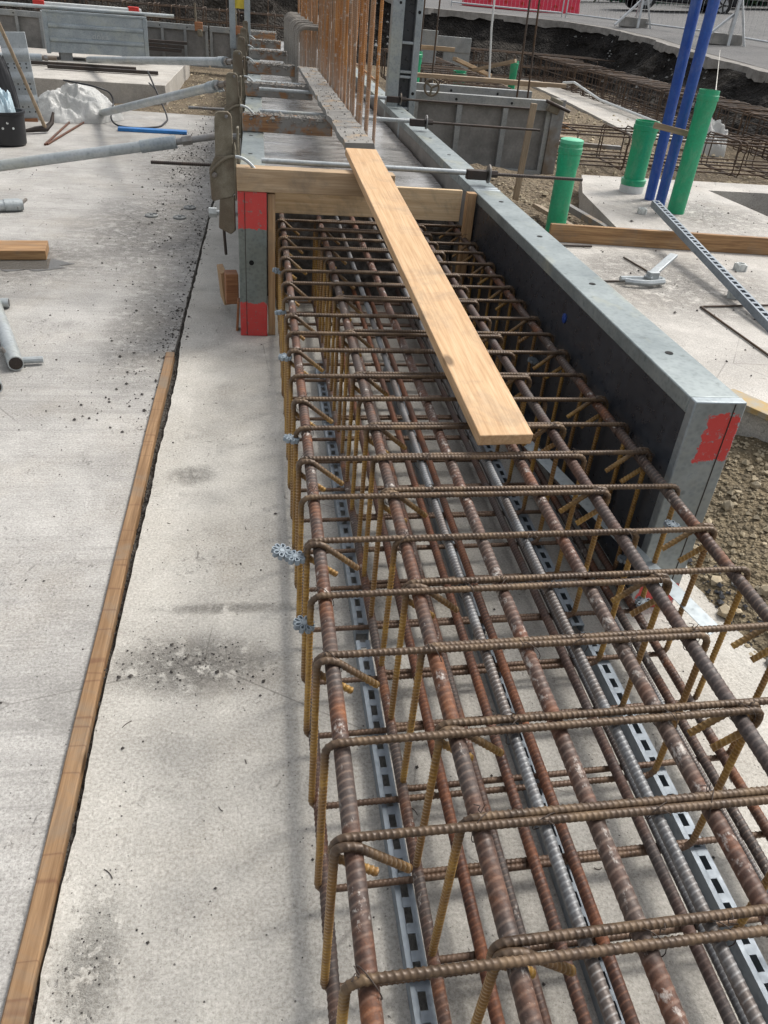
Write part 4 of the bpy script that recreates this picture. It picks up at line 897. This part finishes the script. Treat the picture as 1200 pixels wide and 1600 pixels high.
link('body', MB().prism([(-2.4, .35), (-2.35, .95), (-1.6, 1.15), (-.9, 1.9), (2.3, 1.95), (2.4, .35)], -.9, .9, 'y'), 'car_paint', t, bev=.06)
for s_ in (-1, 1):
    for x in (-1.55, 1.55): wl = link('wheel', MB().tube([(x, s_*.70, .33), (x, s_*.92, .33)], .335, 24), 'rubber', t); link('rim', MB().tube([(x, s_*.915, .33), (x, s_*.93, .33)], .21, 16), 'rim', wl)
    link('window', MB().prism([(-1.35, 1.2), (-.85, 1.78), (-.2, 1.78), (-.2, 1.2)], s_*.906-.003, s_*.906+.003, 'y'), 'glass_dark', t)
t = thing('railing', 'dark green railing of thin bars along the far road', 'railing', (17, 38.5, top_z(17, 38.5)), R(-5))
for z in (.15, 1.5): link('rail', MB().tube([(-8, 0, z), (14, 0, z)], .03, 8), 'green_dark', t)
for i in range(120): link('bar', MB().tube([(-8+i*.185, 0, 0), (-8+i*.185, 0, 1.7)], .014, 5), 'green_dark', t)
t = thing('hedge', 'dark green hedge behind the far railing', 'hedge', (17, 41, top_z(17, 41)), R(-5))
k = NT('leaf', .7); n1 = k.noise(3, 4); k.col(k.mix(n1, (.02, .045, .015), (.06, .10, .035))); MT['leaf'] = k.m
mb = MB()
for i in range(9000):
    x, y, z = random.uniform(-30, 22), random.gauss(0, .5), random.uniform(0, 2.6)+.3*nz(i*.01, 0, 0, 1); s_ = random.uniform(.08, .2); a = Vector((random.gauss(0, 1), random.gauss(0, 1), random.gauss(0, 1))).normalized(); b2 = a.orthogonal().normalized(); c2 = a.cross(b2)
    p = Vector((x, y, z)); mb.add([p+b2*s_, p+c2*s_*.5, p-b2*s_, p-c2*s_*.5], [(0, 1, 2, 3)])
link('crown', mb.mesh('crown', 0), 'leaf', t)
link('trunk', MB().bb(-29.5, 21.5, -.12, .12, 0, 1.9), 'bank_soil', t)

# ------------------------------------------------------------------ left side
def prop(label, a, b, r, rb=None):
    a = Vector(a); b = Vector(b); t = thing('push_pull_prop', label, 'prop', a, 0, 'push-pull props'); d = (b-a); L = d.length; u = d.normalized(); rb = rb or r
    link('tube', MB().tube([u*.34, u*(L-.12)], [r, rb], 16), 'galv_tube', t)
    c = link('end_collar', MB().tube([u*.26, u*.46], r*1.18, 14), 'galv', t)
    link('neck', MB().tube([u*.03, u*.27], r*.62, 12), 'galv_rust', t); link('neck_nut', MB().tube([u*.17, u*.225], r*.95, 6), 'galv_rust', t)
    s_ = u.cross(Vector((0, 0, 1))).normalized()*r*1.9; link('handle', MB().tube([u*.28+s_*.5, u*.3+s_-Vector((0, 0, r*.8)), u*.42+s_-Vector((0, 0, r*.8)), u*.45+s_*.5], r*.18, 6), 'galv_pale', t)
    link('foot', MB().beam(u*(L-.12), d, r*2.2, r*1.1), 'clamp_steel', t, bev=.004); link('pin', MB().tube([d-u*.05-s_*.8, d-u*.05+s_*.8], r*.35, 8), 'clamp_steel', t)
    if a.x > -.3: link('bracket', MB().bb(.083, .096, -.04, .04, .42-a.z, .05), 'clamp_steel', t, bev=.003); link('bracket_arm', MB().tube([(-.01, 0, 0), (.082, 0, 0)], .016, 10), 'galv_rust', t)
    return t
prop('thick grey push-pull prop crossing in front of the black bucket', (-.2, 4.92, .875), (-4.7, 4.9, .05), .029)
prop('grey push-pull prop running to the crumpled plastic bag', (-.2, 6.15, 1.02), (-1.98, 11.3, .07), .033, .042)
prop('grey push-pull prop reaching toward the steel crate', (-.2, 8.15, 1.0), (-2.86, 15.9, .27), .036, .052)
prop('short grey prop lying on the far slab beside the steel crate', (-3.3, 15.7, .27), (-4.9, 15.5, .25), .05)
o = link('threaded_bar', rebar_mesh('threaded_bar', [(-.86, 7.0, .33), (-.1, 7.04, .33)], .0125, .016, 8, .2, .5), 'dark_steel'); tag(o, 'dark threaded bar sticking out over the left slab from the formwork', 'rebar')
o = link('threaded_bar', rebar_mesh('threaded_bar', [(-.66, 8.6, .55), (-.1, 8.64, .55)], .0125, .016, 8, .2, .5), 'galv_rust'); tag(o, 'pale threaded bar sticking out near the blue board', 'rebar')
def tube_thing(label, a, b, r, inner=True):
    a = Vector(a); b = Vector(b); u = (b-a).normalized(); t = thing('scaffold_tube', label, 'tube', b, 0, 'loose galvanised tubes')
    m = MB(); ro = MB().tube([a-b, Vector((0, 0, 0))], r, 18, False); link('tube', ro, 'galv_tube', t)
    link('bore', MB().tube([(a-b)*.9, u*-.002], r*.86, 18, True), 'dark_steel', t); ri = MB()
    s_ = u.cross(Vector((0, 0, 1))).normalized(); v = s_.cross(u); n = 18
    for rr in (r, r*.86): ri.v += [tuple(s_*rr*math.cos(q*2*math.pi/n)+v*rr*math.sin(q*2*math.pi/n)) for q in range(n)]
    ri.f += [(q, (q+1) % n, (q+1) % n+n, q+n) for q in range(n)]; link('rim', ri, 'galv_pale', t); return t
t = tube_thing('ribbed galvanised tube end at the edge above the broken timber', (-2.9, 6.1, .045), (-1.80, 6.6, .045), .04)
link('coupler', MB().tube([Vector((-.12, -.055, 0)), Vector((-.02, -.009, 0))], .047, 14), 'galv_pale', t); link('pin', MB().tube([(-.03, -.06, -.01), (.02, .05, .03)], .012, 8), 'galv_rust', t)
tube_thing('slim galvanised tube end just below the broken timber', (-2.6, 4.25, .03), (-1.375, 4.45, .03), .026)
t = tube_thing('large galvanised tube with a stub lying on the left slab', (-1.95, 5.76, .04), (-1.135, 3.60, .04), .036)
link('stub', MB().tube([(-.06, .06, -.015), (.10, .09, -.015)], .016, 10), 'galv_pale', t); link('pin', MB().tube([(-.06, .06, .03), (-.07, .055, .055)], .01, 8), 'galv_rust', t)
tube_thing('large galvanised tube lying beside the one with a stub', (-2.0, 5.55, .04), (-1.165, 3.34, .04), .036)
bar_thing('broken_timber', 'short broken pine board lying by a puddle', 'timber', (-1.68, 5.42, .035), (.60, .24, .06), 'pine_dirty_x', R(8), bev=.004)
k = NT('water', .04); k.col((.12, .115, .105)); k.b.inputs['IOR'].default_value = 1.33; k.b.inputs['Alpha'].default_value = .75; MT['water'] = k.m
m = MB(); n = 40; V = [(-1.50+(.27+.05*nz(math.cos(i*.157)*2, math.sin(i*.157)*2, 1))*math.cos(i*2*math.pi/n)*(1+.25*math.sin(i*.9)), 5.26+.15*math.sin(i*2*math.pi/n)*(1+.2*math.cos(i*1.3)), .0045) for i in range(n)]
m.add(V, [tuple(range(n))]); struct('puddle', m, 'water')
for (x, y) in ((-.84, 6.61), (-.62, 6.59), (-.565, 6.93)):
    t = thing('plastic_disc', 'round grey plastic cap lying on the left slab', 'cap', (x, y, 0), 0, 'grey plastic caps'); link('rim', MB().lathe([(.05, 0), (.052, .012), (.042, .018), (.038, .010), (0, .010)], 20), 'galv_dull', t); link('knob', MB().lathe([(.014, .0105), (.012, .024), (0, .026)], 10), 'galv_dull', t)
bar_thing('wood_block', 'brown wood block tucked against the red-ended post', 'timber', (-.155, 4.42, .17), (.07, .09, .17), 'red_wood_x', R(8))
bar_thing('wood_block', 'split wood wedge beside the brown block at the post', 'timber', (-.205, 4.55, .14), (.035, .12, .2), 'pine_z', rot=(R(8), R(-6), R(12)))
bar_thing('thin_lath', 'thin reddish lath standing at the foot of the red-ended post', 'timber', (-.118, 4.20, .08), (.014, .05, .20), 'red_wood_x', rot=(R(10), R(4), 0))
t = thing('panel_bolt', 'shiny steel bolt sticking out of the red-ended post', 'bolt', (-.125, 4.3, .60)); link('shaft', MB().tube([(-.09, 0, 0), (.02, 0, 0)], .014, 10), 'galv_pale', t); link('head', MB().tube([(-.13, 0, 0), (-.09, 0, 0)], .026, 6), 'galv_pale', t); link('arm', MB().tube([(-.06, 0, 0), (-.05, .02, -.22)], .008, 8), 'dark_steel', t)
# bucket with bag
t = thing('bucket', 'black mortar bucket stuffed with a pale blue bag', 'bucket', (-2.58, 9.3, 0))
link('shell', MB().lathe([(.17, 0), (.19, .02), (.205, .30), (.22, .305), (.22, .325), (.195, .325), (.18, .05), (0, .04)], 28), 'black_plastic', t)
for i in range(5): link('splash', MB().lathe([(.012, 0), (.012, .001)], 8), 'spacer_pale', t, (.2*math.cos(-.9-.25*i), .2*math.sin(-.9-.25*i), .18+.05*(i % 2)), (R(90), 0, -.9-.25*i+R(90)))
crumple('plastic_bag', 'pale blue plastic bag bunched inside the black bucket', 'bag', (-2.60, 9.3, .16), (.34, .34, .42), 'pale_blue_plastic', 7.7)
crumple('black_sack', 'black plastic sack slumped behind the bucket', 'sack', (-2.98, 10.35, 0), (.62, .5, 1.25), 'black_plastic', 3.3)
# perforated upright panel
t = thing('perforated_panel', 'pale perforated steel plank standing on end behind the pick handle', 'steel plank', (-2.74, 10.85, 0), R(12)); t.rotation_euler = (R(-6), R(-3), R(12))
link('sheet', MB().bb(-.12, .17, 0, .03, .03, .92), 'galv_pale', t, bev=.005)
for z in (.14, .38, .62): link('ridge', MB().prism([(0, z), (-.03, z+.05), (-.03, z+.09), (0, z+.14)], -.115, .165, 'x'), 'galv_pale', t)
for z in (.10, .155, .34, .395, .56, .60):
    for i in range(4): link('hole', MB().box((-.08+i*.065, -.0012 if z not in (.155, .395) else -.012, z), (.014, .002, .016)), 'black_hole', t)
link('base_block', MB().bb(-.05, .12, -.03, .06, -.03, .03), 'red_wood_x', t)
t = thing('pickaxe', 'pickaxe with a long pale wooden handle leaning at the perforated plank', 'pickaxe', (-2.36, 10.1, 0))
link('handle', MB().tube([(.0, .0, .03), (-.09, -.25, .55), (-.2, -.55, 1.15), (-.23, -.63, 1.3)], [.021, .018, .019, .022], 12), 'old_wood_z', t)
link('head', MB().tube([(-.2, -.12, .03), (-.1, -.06, .045), (0, 0, .05), (.05, .08, .10), (.07, .14, .20)], [.018, .03, .036, .026, .014], 8), 'dark_steel', t)
for dx in (0, .09): rod('thin_bar', [(-2.22+dx*.2, 9.35+dx*.3, .012), (-2.27+dx*1.9, 11.1, .012)], .012, 'red_bar' if 'red_bar' in MT else 'bar_orange', 'thin reddish bar lying in front of the plastic bag', grp='pair of thin reddish bars')
bar_thing('blue_board', 'flat blue plastic board lying on the left slab', 'board', (-1.25, 10.62, .02), (.80, .13, .035), 'blue_plank', R(3))
o = link('cable', MB().tube(resample(fillet([(-2.35, 11.3, .42), (-1.9, 11.05, .40), (-1.75, 11.3, .3), (-1.8, 10.9, .02), (-1.5, 10.75, .01), (-1.2, 11.0, .01), (-1.15, 11.6, .02), (-1.45, 12.0, .6), (-1.4, 12.6, .25), (-1.6, 13.6, .22)], .25, 8), .04), .011, 7).mesh('cable', 60), 'cable_black'); tag(o, 'dark cable looping from the plastic bag over the prop', 'cable')
# steel crate
t = thing('steel_crate', 'large galvanised steel crate with embossed lettering on the far slab', 'crate', (-2.86, 16.9, .19), R(14))
W, D_, H = 1.72, .8, .70
link('front_sheet', MB().bb(-W/2, W/2, -D_/2, -D_/2+.012, .12, H), 'galv', t); link('back_sheet', MB().bb(-W/2, W/2, D_/2-.012, D_/2, .12, H), 'galv', t)
link('side_sheet', MB().bb(W/2-.012, W/2, -D_/2+.013, D_/2-.013, .12, H), 'galv_pale', t); link('side_sheet', MB().bb(-W/2, -W/2+.012, -D_/2+.013, D_/2-.013, .12, H), 'galv_pale', t); link('floor', MB().bb(-W/2+.013, W/2-.013, -D_/2+.013, D_/2-.013, .12, .135), 'galv', t)
for x in (-W/2+.03, W/2-.03): link('corner_post', MB().bb(x-.035, x+.035, -D_/2-.022, -D_/2-.001, .10, H+.01), 'galv', t, bev=.006)
link('top_rim', MB().bb(-W/2, W/2, -D_/2-.02, -D_/2+.02, H+.011, H+.045), 'galv', t, bev=.006)
for z in (.31, .52): link('rib', MB().prism([(-D_/2-.001, z-.04), (-D_/2-.03, z-.015), (-D_/2-.03, z+.015), (-D_/2-.001, z+.04)], -W/2+.07, W/2-.07, 'x'), 'galv', t)
for z in (.31, .52): link('handle_slot', MB().bb(W/2+.0005, W/2+.008, -.16, .16, z, z+.09), 'white_paint', t)
for x in (-.55, .55):
    for y in (-.28, .28): link('foot', MB().bb(x-.1, x+.1, y-.06, y+.06, 0, .1195), 'galv_dull', t)
tc = bpy.data.curves.new('lettering', 'FONT'); tc.body = 'doka'; tc.size = .13; tc.extrude = .006; tc.align_x = 'CENTER'; tc.space_character = 1.1
to = bpy.data.objects.new('lettering_tmp', tc); C.objects.link(to); bpy.context.view_layer.update()
lm = bpy.data.meshes.new_from_object(to.evaluated_get(bpy.context.evaluated_depsgraph_get())); bpy.data.objects.remove(to); lm.name = 'lettering'; lm.materials.clear()
link('lettering', lm, 'galv_pale', t, (.05, -D_/2-.005, .355), (R(90), 0, 0))
t = thing('guard_rail', 'white guard board with red end caps lying on the steel crate', 'board', (-2.86, 16.75, .19+H+.05), R(14))
link('board', MB().bb(-.8, .85, -.06, .06, 0, .10), 'white_plastic', t, bev=.01)
for x in (-.85, .72): link('end_cap', MB().bb(x-.09, x+.09, -.075, .075, -.005, .125), 'red_paint', t, bev=.01)
link('tube', MB().tube([(-2.6, -.16, .03), (1.4, -.14, .03)], .03, 10), 'galv_tube', t)
for i, x in enumerate((-6.45, -5.05, -3.65, -2.25, -.85)): back_panel(['dull far formwork panel beyond the pickaxe handle', 'dull far formwork panel between the perforated plank and the steel crate', 'dull far formwork panel mostly hidden by the steel crate', 'dull far formwork panel behind the dark steel stack', 'dull far formwork panel next to the upright with the yellow label'][i], x-.1, 19.0+.02*i, 1.36, .03, .74, 0, 3, 'far formwork row')
for i, (x, y, z, L) in enumerate(((-2.95, 15.3, .21, 1.9), (-2.45, 14.9, .21, 1.7))): bar_thing('steel_channel', 'dark steel channel lying on the far slab before the crate', 'steel bar', (x, y, z+.02), (L, .1, .05), 'dark_steel', R(7), group='dark steel channels on the far slab')
for i in range(3): bar_thing('steel_channel', 'dark rusty steel section stacked at the far formwork row', 'steel bar', (-2.0, 18.6, .32+i*.07), (1.0+.12*i, .12, .05), 'dark_steel', R(2*i), group='dark steel stack')
for i, (x, y) in enumerate(((-1.15, 18.85), (-.35, 18.6))):
    t = thing('corner_clamp', 'rusty clamp bracket hanging on the far formwork row', 'clamp', (x, y, .74), 0, 'clamps on the far formwork row'); link('plate', MB().box((0, 0, .02), (.16, .06, .16)), 'red_wood_x', t, bev=.01); link('jaw', MB().box((.02, -.04, -.09), (.09, .08, .12)), 'clamp_steel', t, bev=.01); link('stem', MB().tube([(-.05, 0, .05), (-.06, 0, .42)], .02, 8), 'clamp_steel', t)
t = thing('formwork_upright', 'narrow blue-grey formwork upright with a yellow label beyond the clamps', 'formwork', (-.28, 17.6, 0))
link('frame_post', MB().bb(-.22, -.11, 0, .1, .5, 2.0), 'galv', t, bev=.006); link('frame_post', MB().bb(.06, .17, 0, .1, .5, 2.0), 'galv', t, bev=.006); link('label_plate', MB().bb(-.1095, .0595, .03, .06, 1.16, 1.6), 'yellow_paint', t)
print('objects', len(bpy.data.objects))
